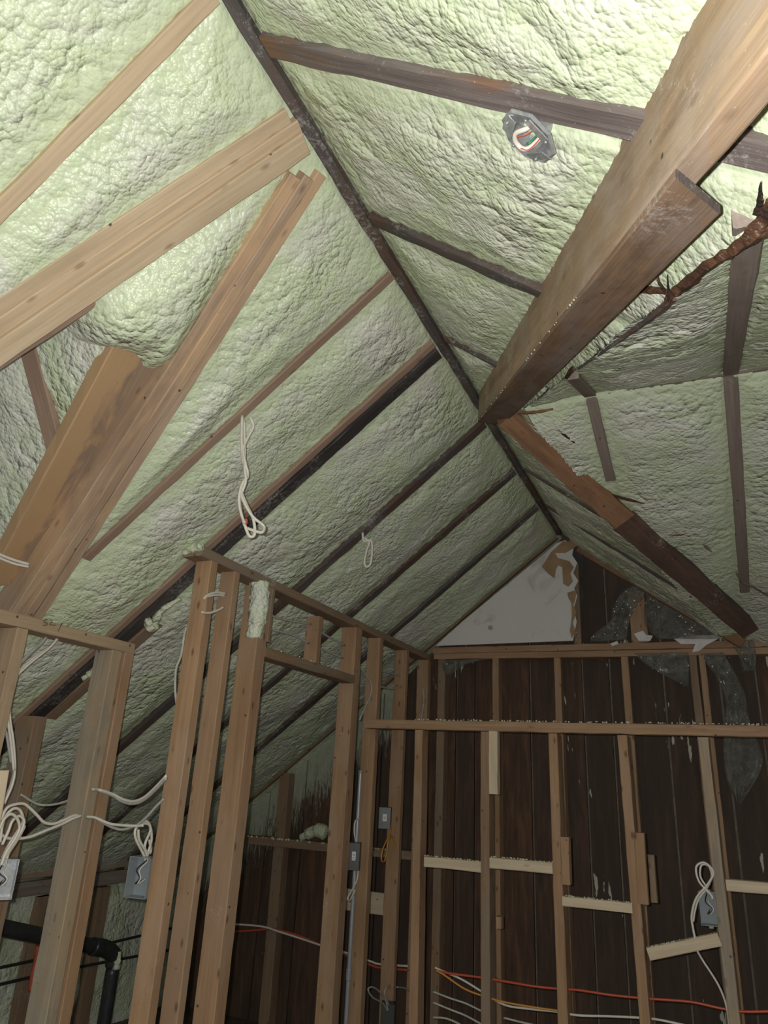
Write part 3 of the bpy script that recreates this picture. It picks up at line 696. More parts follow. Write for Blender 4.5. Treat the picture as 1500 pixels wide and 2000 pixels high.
# ---------------------------------------------------------------- ceiling light box in the foam
def fixture():
    c = Vector(Rp((1036, 262), 0.012)); z = nR; x = Vector((0, 1, 0)); y = z.cross(x)
    m = Matrix.Identity(4)
    for i in range(3): m[i][0] = x[i]; m[i][1] = y[i]; m[i][2] = z[i]; m[i][3] = c[i]
    root = empty('ceiling_light_box', c, 'round galvanised ceiling light box with bare wires, set in foam below the rusty rafter', 'light fixture')
    n = 32; ro, ri = 0.052, 0.029; vs = []; fs = []
    for i in range(n):
        a = 2*math.pi*i/n; f8 = ro/math.cos(((a+math.pi/8) % (math.pi/4))-math.pi/8)
        for (r, h) in ((f8, 0.004), (f8, 0.006), (f8*0.93, 0.009), (ri, 0.004), (ri, -0.045), (0.001, -0.045)):
            vs.append((r*math.cos(a), r*math.sin(a), h))
    for i in range(n):
        for j in range(5):
            fs.append((i*6+j, ((i+1) % n)*6+j, ((i+1) % n)*6+j+1, i*6+j+1))
    fl_ = link('flange', mesh('flange', vs, fs), M_metal, root, m)
    for (ang, tilt) in ((0.4, 0.3), (2.3, -0.2), (4.2, 0.2)):
        t = m @ Matrix.Rotation(ang, 4, 'Z') @ Matrix.Translation((0.036, 0, 0.010)) @ Matrix.Rotation(tilt, 4, 'Y')
        boxes('bracket', [(-0.010, 0.014, -0.022, 0.022, 0, 0.0015)], M_metal, (0, 0, 0), root, t)
    for i, ang in enumerate((0.2, 1.7, 2.9, 4.1, 5.3)):
        v, f = ico((0, 0, 0), 0.0035); t = m @ Matrix.Translation((0.043*math.cos(ang), 0.043*math.sin(ang), 0.011))
        link('screw', mesh('screw', v, f, True), M_metal, root, t)
    def wire(pts, r, mat, nm='wire'):
        P = [m @ Vector(p) for p in pts]; tube(nm, P, r, mat, parent=root)
    wire([(-0.012, 0.012, -0.03), (-0.020, 0.004, 0.006), (-0.012, -0.016, 0.016), (0.008, -0.018, 0.018), (0.020, -0.002, 0.012), (0.014, 0.014, -0.03)], 0.0045, M_cable, 'white_wire')
    wire([(-0.006, 0.016, -0.03), (-0.015, 0.008, 0.012), (-0.012, -0.010, 0.021)], 0.0011, M_red, 'red_wire')
    wire([(0.010, 0.016, -0.03), (0.016, 0.006, 0.014), (0.012, -0.008, 0.022)], 0.0011, M_red, 'red_wire')
    wire([(0.0, 0.016, -0.03), (0.004, 0.008, 0.010), (0.007, 0.001, 0.014)], 0.002, M_green, 'green_wire')
fixture()

# ---------------------------------------------------------------- partition along the room's left side
X1 = -1.67; ZP = 0.768
tpl = board('top_plate', (X1-0.045, 2.01, ZP-0.038), (X1-0.045, 4.46, ZP-0.038), 0.09, 0.038, (0, 0, -1), M_stud2,
      'long brown top plate of the left partition, running to the gable wall', 'wall plate')
def pstud(y1, t, d, ztop, label, mat=M_stud, zb=ZB, x=X1, name='stud', dy=0.0, group=None, parent=None, cat='stud', dx=0.0):
    yc = y1-t/2
    return board(name, (x+dx, yc+dy, zb), (x, yc, ztop), t, d, (1, 0, 0), mat, label, cat, group=group, parent=parent)
zt = ZP-0.039
pstud(2.116, 0.043, 0.074, zt, 'first stud of the left partition, at its front end under the plate tip')
pstud(2.264, 0.038, 0.070, zt, 'second stud of the left partition, a narrow gap right of the first')
st3 = pstud(2.500, 0.070, 0.09, zt-0.0, 'third stud of the left partition, wide, its top covered by foam')
pstud(2.528, 0.024, 0.085, zt, 'short board nailed to the third partition stud above the header', M_stud2, zb=0.50)
pstud(3.405, 0.075, 0.085, zt, 'wide stud at the far side of the header opening')
pstud(3.686, 0.048, 0.078, zt, 'stud of the left partition where the low rail ends')
pstud(4.080, 0.040, 0.078, zt, 'stud of the left partition carrying the small dark box')
pstud(4.475, 0.060, 0.078, zt, 'corner stud of the left partition against the gable wall')
pstud(2.965, 0.040, 0.07, 0.70, 'short cripple stud hanging above the header', zb=0.478)
board('header', (X1-0.035, 2.50, 0.436), (X1-0.035, 3.345, 0.436), 0.075, 0.042, (0, 0, -1), M_stud2,
      'brown horizontal header between the third partition stud and the wide stud', 'header')
# foam coat on the top of the third stud
def blob(name, P, r, label, cat='foam', seg=16, s=0, parent=None, mat=None):
    vs, fs = tube_data(P, r, seg=seg, k=7)
    org = np.array(P[0], float); out = []
    for v in vs:
        v = np.array(v); q = v*40
        k = float(gn(np.array([q[0]+q[2]]), np.array([q[1]-q[2]*0.7]), s)[0])*0.006
        out.append(v-org+np.array([k, k, k*0.7]))
    o = link(name, mesh(name, out, fs, True), mat or M_blob, parent, Matrix.Translation(Vector([float(x) for x in org])))
    if parent is None: tag(o, label, cat)
    return o
rl_ = lambda *a: [v for v in a for _ in range(7)]
_pw[st3.name] = st3.matrix_basis.copy()
blob('foam_patch', [(X1-0.02, 2.43, 0.735), (X1-0.012, 2.432, 0.66), (X1-0.022, 2.442, 0.56), (X1-0.03, 2.448, 0.50)], rl_(0.040, 0.040, 0.034, 0.010), 'green foam smeared over the top', parent=st3, mat=M_foam)
_pw[tpl.name] = tpl.matrix_basis.copy()
blob('foam_cap', [(X1+0.000, 2.00, ZP-0.01), (X1-0.04, 2.015, ZP-0.005), (X1-0.09, 2.03, ZP-0.02)], rl_(0.016, 0.022, 0.012), 'green foam crust on the tip', parent=tpl)
P = [Lp(p, .03) for p in ((352, 1170), (330, 1182), (312, 1198), (300, 1216), (284, 1222))]
blob('foam_drip', P, rl_(0.008, 0.012, 0.017, 0.032, 0.020), 'long sausage shaped foam drip beside the black rafter')
P = [onY(p, 4.30) for p in ((588, 1636), (600, 1630), (620, 1622), (638, 1628))]
blob('foam_lump', P, rl_(0.022, 0.034, 0.044, 0.02), 'pale foam lump lying on the girt at the gable wall')
P = [Lp(p, .02) for p in ((160, 1327), (172, 1318), (186, 1308), (196, 1300))]
blob('foam_lump', P, rl_(0.010, 0.016, 0.020, 0.016), 'ragged foam lump on the black rafter left of the grey stud')

# ---------------------------------------------------------------- low wall on the left
X2 = -2.06
pl = board('top_plate', (X2, 1.20, 0.418), (X2, 2.165, 0.418), 0.042, 0.09, (1, 0, 0), M_plate,
           'pale low wall plate at the left edge with pencil figures 52 on it', 'wall plate')
def pencil(name, strokes):
    v_, f_ = [], []
    for st in strokes:
        P = [onX(p, X2+0.0025) for p in st]
        vs, fs = tube_data(P, 0.0011, seg=5, k=4); b = len(v_)
        v_ += [tuple(np.array(v)-np.array([X2, 1.2, 0.418])) for v in vs]; f_ += [tuple(b+i for i in q) for q in fs]
    link(name, mesh(name, v_, f_), M_ink, pl, Matrix.Translation((X2, 1.2, 0.418)))
_pw[pl.name] = pl.matrix_basis.copy()
pencil('pencil_writing', [[(92, 1210), (86, 1212), (86, 1216), (92, 1217), (91, 1221), (84, 1221)], [(96, 1212), (101, 1211), (101, 1215), (97, 1220), (110, 1221)], [(121, 1217), (116, 1228), (113, 1233)]])
zt2 = 0.396
pstud(1.668, 0.045, 0.085, zt2, 'pale new stud at the far left edge under the low wall plate', M_plate, x=X2)
pstud(1.600, 0.09, 0.04, zt2-0.005, 'wide brown board behind the pale left stud', M_stud2, x=X2-0.05, cat='board', name='board')
pstud(2.102, 0.050, 0.09, zt2, 'weathered grey stud under the end of the low wall plate', M_greystud, x=X2)
pstud(2.168, 0.050, 0.075, zt2+0.04, 'brown stud fixed behind the weathered grey stud', M_stud, x=X2)
pstud(2.15, 0.060, 0.10, 0.15, 'lone brown stud between the two left studs, ending under the black rafter', M_stud2, x=-2.44, cat='stud')
board('board', onX((2, 1505), -1.98), onX((-32, 1700), -1.98), 0.05, 0.03, (1, -0.3, 0), M_block, 'splintered pale board end at the left edge', 'board')
# knee boards low behind
def hb(y0, y1, x, z, h, label, mat=M_stud2, t=0.04):
    return board('board', (x, y0, z), (x, y1, z), h, t, (1, 0, 0), mat, label, 'board')
hb(2.2, 4.5, -3.42, -0.565, 0.10, 'wide dull horizontal board low on the left slope, upper one', M_greystud)
hb(2.2, 4.5, -3.40, -0.665, 0.07, 'narrow dull horizontal board just below the wide one', M_grey)
for px, lb in (((86, 1780), 'short dark stud behind the lone brown stud, below the horizontal boards'), ((200, 1780), 'short dark stud low between the grey stud and the plastic box'), ((50, 1950), 'dark stud at the lower left edge behind the black pipe')):
    p = onX(px, -3.46)
    board('stud', (p[0], p[1], ZB), (p[0], p[1], -0.72), 0.085, 0.05, (1, 0, 0), M_stud2, lb, 'stud')
# foam covered knee wall below the boards
foam_sheet('wall_left', (-3.52, 0, -0.68), (0, 1, 0), (0, 0, -1), (0.5, 4.56), (0, 0.84), 0.014, lambda u, v: u > -9, Vector((1, 0, 0)), relief_fn([], 131, 1.4), M_foam)
# drain pipe
def pipe():
    c = onX((225, 1862), -2.95)
    root = empty('drain_pipe', c, 'black drain pipe with an elbow, low at the left edge', 'pipe')
    P = [onX(p, -2.95) for p in ((-60, 1797), (0, 1811), (100, 1832), (190, 1850))]
    tube('pipe', P, 0.034, M_black, parent=root, seg=20)
    E_ = [onX((180, 1848), -2.95), onX((206, 1853), -2.95), onX((221, 1866), -2.95), onX((221, 1885), -2.95)]
    tube('elbow', E_, 0.040, M_black, parent=root, seg=20)
    c = E_[-1]
    tube('pipe', [c, c+np.array([0, 0, -0.3]), (c[0], c[1], ZB)], 0.034, M_black, parent=root, seg=20)
    blob('foam_patch', [E_[2]+np.array([0.03, 0, 0.02]), E_[2]+np.array([0.035, 0, -0.02]), E_[2]+np.array([0.035, 0.0, -0.06])], rl_(0.012, 0.018, 0.008), None, parent=root)
pipe()
tube('cable', [onX(p, -3.1) for p in ((74, 1848), (70, 1880), (64, 1905), (60, 1935))], 0.012, M_red, 'thick red cable hanging low behind the grey stud')

# ---------------------------------------------------------------- gable framing
NY = (0, -1, 0)
xa = onY((845, 1278), GY)[0]
board('top_plate', (xa, GY, 0.797), (1.6, GY, 0.797), 0.040, 0.09, NY, M_stud, 'upper of two stacked plates across the gable wall, paint flakes on it', 'wall plate')
board('top_plate', (xa+0.01, GY-0.003, 0.757), (1.6, GY-0.003, 0.757), 0.038, 0.09, NY, M_stud, 'lower of two stacked plates across the gable wall', 'wall plate')
zr = 0.737
for (xt, xb, w_, mt, lb) in ((-1.590, -1.590, 0.050, M_stud2, 'gable wall stud in the left corner beside the partition'),
                     (-1.227, -1.222, 0.041, M_stud, 'gable wall stud, first full one right of the corner'),
                     (-0.836, -0.832, 0.040, M_stud, 'gable wall stud, second right of the corner'),
                     (-0.438, -0.428, 0.041, M_stud, 'gable wall stud left of the hanging plastic triangle'),
                     (-0.064, -0.055, 0.042, M_stud2, 'dark gable wall stud touching a lighter twin, left of the plastic strip'),
                     (-0.0155, -0.010, 0.034, M_stud, 'lighter gable wall stud touching a dark twin, left of the plastic strip')):
    board('stud', (xb, GY+0.002, ZB), (xt, GY+0.002, zr), w_, 0.09, NY, mt, lb, 'stud')
# right rake rafter and stud in the triangle
a = onY((1130, 1068), 4.36); b_ = onY((1452, 1256), 4.36)
board('rafter', a, b_, 0.060, 0.04, NY, M_valley, 'orange brown rafter along the right rake of the gable wall', 'rafter')
p = onY((1245, 1190), GY)
board('stud', (p[0], GY+0.01, 0.820), (p[0]-0.005, GY+0.01, 1.13), 0.095, 0.04, NY, M_stud, 'short wide stud in the gable triangle behind the plastic', 'stud')
p = onY((1128, 1180), 4.46)
board('stud', (p[0]-0.01, GY+0.02, 0.820), (p[0]-0.01, GY+0.02, 1.34), 0.045, 0.05, NY, M_stud2, 'stud behind the right edge of the white drywall', 'stud')
# drywall
def G(px, py, y=4.43): return onY((px, py), y)
dw = empty('drywall_panel', G(855, 1260), 'torn white drywall triangle under the left rake of the gable', 'drywall')
out = [(852, 1262), (1120, 1252), (1122, 1238), (1127, 1215), (1121, 1190), (1128, 1165), (1122, 1150), (1130, 1135), (1120, 1120), (1128, 1100), (1118, 1085), (1122, 1066), (1104, 1056), (1088, 1062), (985, 1148), (905, 1214)]
polysheet('panel', [G(*p) for p in reversed(out)], -0.012, (0, -1, 0), M_dry, dw)
tear = [[(1058, 1107), (1077, 1078), (1100, 1057), (1136, 1060), (1118, 1072), (1104, 1080), (1084, 1080), (1090, 1090), (1112, 1096), (1121, 1108), (1114, 1120), (1119, 1136), (1110, 1146), (1100, 1140), (1098, 1108), (1090, 1104), (1086, 1112), (1083, 1130), (1070, 1120)],
        [(1108, 1158), (1126, 1152), (1124, 1170), (1120, 1182), (1126, 1196), (1119, 1216), (1124, 1234), (1117, 1246), (1113, 1232), (1117, 1204), (1116, 1178), (1110, 1168)]]
for t in tear: polysheet('torn_paper', [G(*p, y=4.415) for p in reversed(t)], -0.002, (0, -1, 0), M_paper, dw)
polysheet('dent', [G(958+5*math.cos(a*0.7), 1226+5*math.sin(a*0.7), y=4.4155) for a in range(9)], -0.001, (0, -1, 0), M_conduit, dw)
tp = [(1120, 1066), (1138, 1070), (1140, 1110), (1136, 1135), (1140, 1165), (1135, 1200), (1139, 1256), (1130, 1256), (1130, 1200), (1126, 1150), (1124, 1110), (1118, 1095)]
o = polysheet('tar_paper_strip', [G(*p, y=4.54) for p in reversed(tp)], -0.003, (0, -1, 0), M_tar); tag(o, 'narrow black tar paper strip right of the torn drywall edge', 'tar paper')
# paint flakes on the plates
fl_ = [[(1238, 1238), (1256, 1232), (1262, 1240), (1275, 1242), (1270, 1252), (1248, 1252)], [(1316, 1248), (1345, 1242), (1400, 1240), (1406, 1246), (1380, 1260), (1365, 1272), (1352, 1274), (1358, 1258), (1330, 1258)], [(1192, 1257), (1206, 1252), (1208, 1258), (1196, 1262)]]
names_ = ['white paint flake on the gable plate under the short wide stud', 'large white paint flake on the gable plate at the right', 'small white paint flake on the gable plate left of the short wide stud']
for f, lb in zip(fl_, names_):
    o = polysheet('paint_flake', [G(*p, y=GY-0.008) for p in reversed(f)], -0.004, (0, -1, 0), M_paint); tag(o, lb, 'paint flake')
# plastic sheets
def sheet(name, left, right, y, label, amp=0.012, k=10, s=0):
    Lc = catmull([np.array(onY(p, y)) for p in left], k); Rc = catmull([np.array(onY(p, y)) for p in right], k)
    n = min(len(Lc), len(Rc)); m_ = 14; vs = []; fs = []; org = Lc[0]
    for i in range(n):
        a = Lc[int(i*(len(Lc)-1)/(n-1))]; b = Rc[int(i*(len(Rc)-1)/(n-1))]
        for j in range(m_+1):
            t = j/m_; p = a*(1-t)+b*t
            wv = float(gn(np.array([t*3.1+s]), np.array([i*0.12+s]), s)[0])+0.6*math.sin(t*9+i*0.05+s)
            vs.append(p-org+np.array([0, -abs(amp*wv), 0]))
    for i in range(n-1):
        for j in range(m_): fs.append((i*(m_+1)+j, i*(m_+1)+j+1, (i+1)*(m_+1)+j+1, (i+1)*(m_+1)+j))
    o = link(name, mesh(name, vs, fs, True), M_plastic, None, Matrix.Translation(Vector([float(x) for x in org])))
    o.modifiers.new('s', 'SOLIDIFY').thickness = 0.0006
    tag(o, label, 'plastic sheet'); return o
sheet('plastic_sheet', [(1368, 1277), (1395, 1319), (1416, 1361), (1416, 1400), (1413, 1460), (1419, 1520), (1440, 1572)], [(1412, 1274), (1437, 1316), (1455, 1355), (1462, 1400), (1482, 1454), (1488, 1499), (1446, 1574)], 4.40, 'long torn strip of cloudy plastic hanging over the gable studs at right', 0.02, s=3)
sheet('plastic_sheet', [(1238, 1276), (1262, 1298), (1300, 1320), (1342, 1342)], [(1344, 1274), (1347, 1290), (1346, 1315), (1345, 1343)], 4.425, 'cloudy plastic triangle hanging under the gable plate', 0.006, s=6)
sheet('plastic_sheet', [(1236, 1142), (1212, 1160), (1197, 1190), (1190, 1215), (1158, 1240), (1154, 1254)], [(1262, 1145), (1258, 1165), (1240, 1190), (1230, 1215), (1226, 1238), (1222, 1250)], 4.40, 'folded cloudy plastic left of the short wide gable stud', 0.012, s=9)
sheet('plastic_sheet', [(1250, 1140), (1262, 1165), (1258, 1190), (1262, 1225), (1285, 1248)], [(1275, 1142), (1320, 1165), (1365, 1195), (1415, 1228), (1452, 1248)], 4.415, 'dark spotted plastic sheet under the right rake of the gable', 0.006, s=12)
sheet('plastic_sheet', [(1425, 1250), (1442, 1280), (1448, 1300), (1452, 1312)], [(1472, 1250), (1476, 1275), (1478, 1290), (1474, 1310)], 4.39, 'crumpled plastic scrap at the lower end of the right rake', 0.02, s=15)
sheet('plastic_sheet', [(862, 1290), (864, 1300), (868, 1312), (874, 1318)], [(962, 1286), (930, 1292), (905, 1300), (880, 1318)], 4.42, 'faint plastic scrap in the top left corner of the gable framing', 0.006, s=18)
# girt and the low stud at far left
board('girt', (-3.15, 4.44, -0.455), (-1.72, 4.44, -0.450), 0.052, 0.09, NY, M_stud2, 'horizontal brown girt across the gable wall behind the partition', 'girt')
board('stud', (-2.70, 4.46, ZB), (-2.715, 4.46, -0.02), 0.075, 0.08, NY, M_stud2, 'gable stud behind the partition, under the left rake rafter', 'stud')
a = onY((649, 1753), 4.40); b_ = onY((770, 1760), 4.40)
board('board', (a[0]-0.02, 4.40, a[2]), (b_[0], 4.40, a[2]), 0.118, 0.02, NY, M_block, 'pale horizontal board seen between the partition studs', 'board')

# ---------------------------------------------------------------- front low stud wall
zrt = 0.2485
rail = board('rail', (X1+0.002, FY, zrt+0.002), (1.4, FY, zrt+0.018), 0.046, 0.075, NY, M_rail, 'horizontal brown rail on top of the low stud wall, running off right', 'rail')
for (xt, xb, lb, mt) in ((-1.366, -1.343, 'stud of the low wall behind the first pale block, nearest the corner', M_stud),
                         (-1.020, -1.010, 'stud of the low wall between the first two pale blocks', M_stud2),
                         (-0.690, -0.683, 'stud of the low wall at the right end of the second pale block', M_stud),
                         (-0.377, -0.350, 'stud of the low wall at the right end of the third pale block', M_stud),
                         (-0.042, -0.022, 'weathered stud of the low wall beside the cable loop', M_greystud)):
    board('stud', (xb, FY, ZB), (xt, FY, zrt-0.023), 0.042, 0.085, NY, mt, lb, 'stud')
def fb_(p1, p2, h, label, name='block', mat=M_block, y=FY-0.004, t=0.045, d=0.016, shape=None):
    a = onY(p1, y-d); b = onY(p2, y-d)
    return board(name, a, b, h, t, NY, mat, label, 'wood block')
def hpx(px, py, dpx, y): return abs(onY((px, py), y)[2]-onY((px, py+dpx), y)[2])
yy = FY-0.020
fb_((828, 1683), (939, 1694), hpx(828, 1673, 20, yy), 'pale wooden block at the left end of the low wall, nearest the corner')
fb_((956, 1685), (1079, 1696), hpx(956, 1675, 21, yy), 'pale wooden block second from the left, level with the first')
fb_((1098, 1760), (1235, 1775), hpx(1098, 1750, 19, yy), 'pale wooden block lower down, between the third and fourth studs')
fb_((1266, 1864), (1406, 1836), hpx(1300, 1850, 25, yy), 'pale wooden block nailed at a slant below the cable loop')
fb_((1418, 1729), (1540, 1738), hpx(1418, 1718, 22, yy), 'pale wooden block at the right edge of the low wall')
def vpx(px0, px1, y0, y1, yw, label, mat, t=0.05, name='scab_board'):
    a = onY(((px0+px1)/2, y1), yw); b = onY(((px0+px1)/2, y0), yw); w_ = abs(onY((px1, y0), yw)[0]-onY((px0, y0), yw)[0])
    a[0] = (a[0]+b[0])/2; b[0] = a[0]
    return board(name, a, b, w_, t, NY, mat, label, 'board')
vpx(954, 971, 1427, 1551, FY+0.002, 'short split board beside the second low wall stud under the rail', M_block)
vpx(1095, 1112, 1635, 1728, FY-0.012, 'short vertical board nailed beside the third low wall stud', M_stud)
vpx(1242, 1262, 1627, 1766, FY-0.012, 'taller vertical board nailed beside the fourth low wall stud', M_stud)
vpx(1268, 1281, 1670, 1763, FY+0.02, 'shorter vertical board overlapping the one on the fourth low wall stud', M_stud2)
vpx(968, 978, 1791, 1814, FY-0.0, 'tiny wood scrap on the side of the second low wall stud', M_stud)
# crumbs lying on the rail and the blocks
pts = []
for i in range(170):
    x = rnd.uniform(-1.4, 0.25); pts.append((x, FY+rnd.uniform(0, .04), zrt+0.026+(x+1.67)*0.005+rnd.uniform(0, .003)))
crumbs('foam_crumbs', pts, (0.0015, 0.0055), M_crumb, 'bits of foam scattered on top of the low wall rail', 'foam crumbs')
pts = []
for (p1, p2) in (((828, 1673), (939, 1684)), ((956, 1674), (1079, 1686)), ((1098, 1750), (1235, 1766)), ((1266, 1852), (1400, 1825))):
    a = onY(p1, yy); b = onY(p2, yy)
    for i in range(60):
        t = rnd.random(); p = a*(1-t)+b*t; pts.append((p[0], p[1]+rnd.uniform(0.0, .03), p[2]+rnd.uniform(0.001, .004)))
crumbs('foam_crumbs', pts, (0.001, 0.0042), M_crumb, 'bits of foam scattered on top of the pale blocks', 'foam crumbs')
pts = [(X1-rnd.uniform(0.0, .07), rnd.uniform(2.53, 3.3), 0.482) for i in range(60)]
crumbs('foam_crumbs', pts, (0.0015, 0.006), M_crumb, 'foam bits on top of the partition header', 'foam crumbs')
pts = [(rnd.uniform(-3.0, -1.9), 4.42+rnd.uniform(-.03, .03), -0.428) for i in range(60)]
crumbs('foam_crumbs', pts, (0.003, 0.010), M_crumb, 'foam bits on top of the girt', 'foam crumbs')

# ---------------------------------------------------------------- boxes
def ebox(name, c, x, n, w_, h, d, mat, label, label_sticker=False, wires=True, open_=True, tabs=False):
    """electrical box: c centre of front face, x width direction, n outward normal"""
    n = Vector(n).normalized(); x = Vector(x); x = (x-n*x.dot(n)).normalized(); z = n.cross(x); 
    if z.z < 0: x = -x; z = -z
    m = Matrix.Identity(4)
    for i in range(3): m[i][0] = x[i]; m[i][1] = n[i]; m[i][2] = z[i]; m[i][3] = c[i]
    root = empty(name, c, label, 'electrical box'); t = 0.002
    its = [(-w_/2, w_/2, -d, -d+t, -h/2, h/2), (-w_/2, -w_/2+t, -d, 0, -h/2, h/2), (w_/2-t, w_/2, -d, 0, -h/2, h/2),
           (-w_/2, w_/2, -d, 0, h/2-t, h/2), (-w_/2, w_/2, -d, 0, -h/2, -h/2+t)]
    if not open_: its.append((-w_/2, w_/2, -t, 0, -h/2, h/2))
    boxes('shell', its, mat, (0, 0, 0), root, m)
    if tabs:
        boxes('screw_tab', [(-0.008, 0.008, -0.004, 0.0, h/2, h/2+0.008)], mat, (0, 0, 0), root, m)
        boxes('screw_tab', [(-0.008, 0.008, -0.004, 0.0, -h/2-0.008, -h/2)], mat, (0, 0, 0), root, m)
    if label_sticker:
        boxes('sticker', [(-w_*0.16, w_*0.16, 0.0002, 0.001, -h*0.14, h*0.18)], M_label, (0, 0, 0), root, m)
        v_, f_ = [], []
        for i in range(4): pass
        boxes('sticker_print', [(-w_*0.10, w_*0.10, 0.001, 0.0014, -h*0.10+i*h*0.06, -h*0.08+i*h*0.06) for i in range(4)], M_ink, (0, 0, 0), root, m)
    if wires:
        for k, mt in enumerate((M_black, M_cable)):
            P = [m @ Vector(q) for q in ((0.0+k*.008, -d+.01, h*0.4), (-0.012+k*.012, -0.008, h*0.18), (0.010+k*.004, 0.0, 0.0), (-0.008+k*.010, -0.006, -h*0.16), (0.008, -d+.012, -h*0.05))]
            tube('wire', P, 0.0022, mt, parent=root)
    return root
c = onX((268, 1714), -1.83)
ebox('electrical_box', c, (1, 0.35, 0), (0.1, -1, 0.0), 0.085, 0.125, 0.05, M_bluebox, 'pale grey plastic electrical box hanging left of the first partition stud')
c = onX((4, 1718), -2.0)
ebox('electrical_box', c, (0.4, 1, 0), (1, -0.7, 0), 0.075, 0.11, 0.05, M_metal, 'metal electrical box cut by the left edge of the photo')
c = onY((1386, 1775), FY+0.015)
ebox('electrical_box', c, (1, 0, 0), (0.15, -1, 0), 0.074, 0.125, 0.055, M_bluebox, 'translucent blue grey electrical box with bundled wires beside the cable loop', tabs=True)
c = onX((762, 1597), X1-0.0); c[1] -= 0.0
ebox('electrical_box', Vector(c)+Vector((0, -0.075, 0)), (1, 0.4, 0), (0.35, -1, 0), 0.065, 0.108, 0.06, M_darkbox, 'small dark grey electrical box with white sticker high on a partition stud', label_sticker=True, wires=False, open_=False)
c = onX((691, 1673), X1-0.03)
ebox('electrical_box', c, (1, 0.4, 0), (0.35, -1, 0), 0.058, 0.125, 0.06, M_darkbox, 'dark grey electrical box with white sticker beside the grey conduit', label_sticker=True, wires=False, open_=False)
c = onX((762, 1990), X1-0.01)
ebox('electrical_box', Vector(c)+Vector((0.01, -0.06, 0)), (1, 0.4, 0), (0.35, -1, 0), 0.07, 0.16, 0.06, M_darkbox, 'shiny dark box at the bottom edge with grey cables entering it', wires=False, open_=False)
# conduit
p = onX((690, 1750), -1.74)
cd = empty('conduit', (p[0], p[1], ZB), 'thin grey vertical conduit pipe behind the partition studs', 'conduit')
tube('pipe', [(p[0], p[1], ZB), (p[0], p[1], -1.0), (p[0], p[1], -0.1), (p[0], p[1], 0.02)], 0.0105, M_conduit, parent=cd, seg=14)
q = onX((676, 1905), -1.74)
tube('coupling', [(p[0], p[1], q[2]-0.025), (p[0], p[1], q[2]), (p[0], p[1], q[2]+0.025)], 0.0135, M_conduit, parent=cd, seg=14)

# ---------------------------------------------------------------- cables
R_ = 0.0048
def cab(pts, fn, r=R_, mat=M_cable, label=None, group=None, wob=0.0, name='cable', parent=None):
    P = []
    for i, p in enumerate(pts):
        q = np.array(fn(p)); q = q*(1-wob*math.sin(i*1.7+len(pts))); P.append(q)
    return tube(name, P, r, mat, label, group=group, parent=parent)
s0 = Lp((473, 818), 0.01)
nv_ = Vector((0.55, -0.83, 0)); fn = lambda p: plane(p, s0, nv_)
hang = empty('hanging_cable', s0, 'long bundle of looped white cable with a red tip hanging from the left slope', 'cable')
cab([(473, 812), (472, 860), (475, 900), (483, 924), (471, 951), (467, 983), (476, 1020), (479, 1028), (487, 1047), (497, 1044), (495, 1015), (481, 985), (469, 956)], fn, 0.0050, name='cable_strand', parent=hang)
cab([(489, 815), (495, 833), (484, 855), (475, 879), (480, 908), (484, 929), (472, 951), (473, 972), (492, 1007), (513, 1025), (516, 1033), (511, 1040), (497, 1037), (481, 1031)], fn, 0.0050, name='cable_strand', parent=hang, wob=0.004)
cab([(477, 822), (478, 870), (478, 915), (480, 940), (469, 975), (472, 1005), (478, 1022)], fn, 0.0045, name='cable_strand', parent=hang, wob=-0.004)
cab([(480, 1014), (481, 1019), (479, 1024)], fn, 0.0051, M_red, name='red_tip', parent=hang)
s1 = Lp((708, 1042), 0.01); fn2 = lambda p: plane(p, s1, nv_)
cab([(708, 1040), (711, 1057), (724, 1055), (727, 1071), (724, 1100), (716, 1107), (712, 1098), (716, 1075), (721, 1060), (712, 1050)], fn2, 0.0055, M_cable, 'small loop of white cable hanging beside a dark rafter on the left slope')
# left side
g1 = 'cables looping through the left studs'
cab([(-20, 1640), (0, 1604), (12, 1580), (26, 1572), (46, 1570), (60, 1580), (74, 1594), (86, 1606), (104, 1609), (124, 1602), (144, 1593), (158, 1594)], lambda p: onX(p, X2+0.01), label='upper white cable looping from the left edge into the grey stud')
cab([(-15, 1600), (0, 1626), (12, 1636), (34, 1638), (60, 1634), (90, 1622), (120, 1610), (140, 1600), (158, 1593)], lambda p: onX(p, X2+0.02), label='lower white cable sagging from the left edge to the grey stud')
coil = empty('cable_coil', onX((20, 1650), X2+0.03), 'coiled bundle of white cable at the left edge above the metal box', 'cable')
for k, (pp, xx) in enumerate((([(5, 1690), (5, 1676), (20, 1646), (34, 1624), (45, 1604), (40, 1584), (28, 1579), (14, 1590), (5, 1610), (0, 1645)], 0.03),
               ([(8, 1690), (8, 1678), (24, 1652), (40, 1626), (47, 1604), (38, 1594), (24, 1604), (16, 1624), (4, 1650)], 0.045),
               ([(2, 1690), (12, 1665), (28, 1640), (38, 1618), (34, 1600), (22, 1590), (8, 1600), (-4, 1625)], 0.06),
               ([(10, 1692), (16, 1668), (30, 1646), (44, 1622), (48, 1612)], 0.04))):
    cab(pp, lambda p: onX(p, X2+xx), 0.0046, name='cable_strand', parent=coil)
cab([(170, 1595), (186, 1597), (202, 1604), (220, 1610), (260, 1613), (280, 1612)], lambda p: onX(p, X2+0.05+(p[0]-186)*0.0022), label='white cable from the grey stud to the coil by the plastic box')
cab([(170, 1596), (186, 1598), (200, 1606), (220, 1616), (240, 1620), (266, 1612), (284, 1598), (304, 1576), (320, 1560)], lambda p: onX(p, X2+0.04+(p[0]-186)*0.0022), mat=M_cable_d, label='thin grey cable sagging under the white one and rising to the first stud')
coil2 = empty('cable_coil', onX((285, 1640), -1.84), 'small white cable coil above the pale plastic box', 'cable')
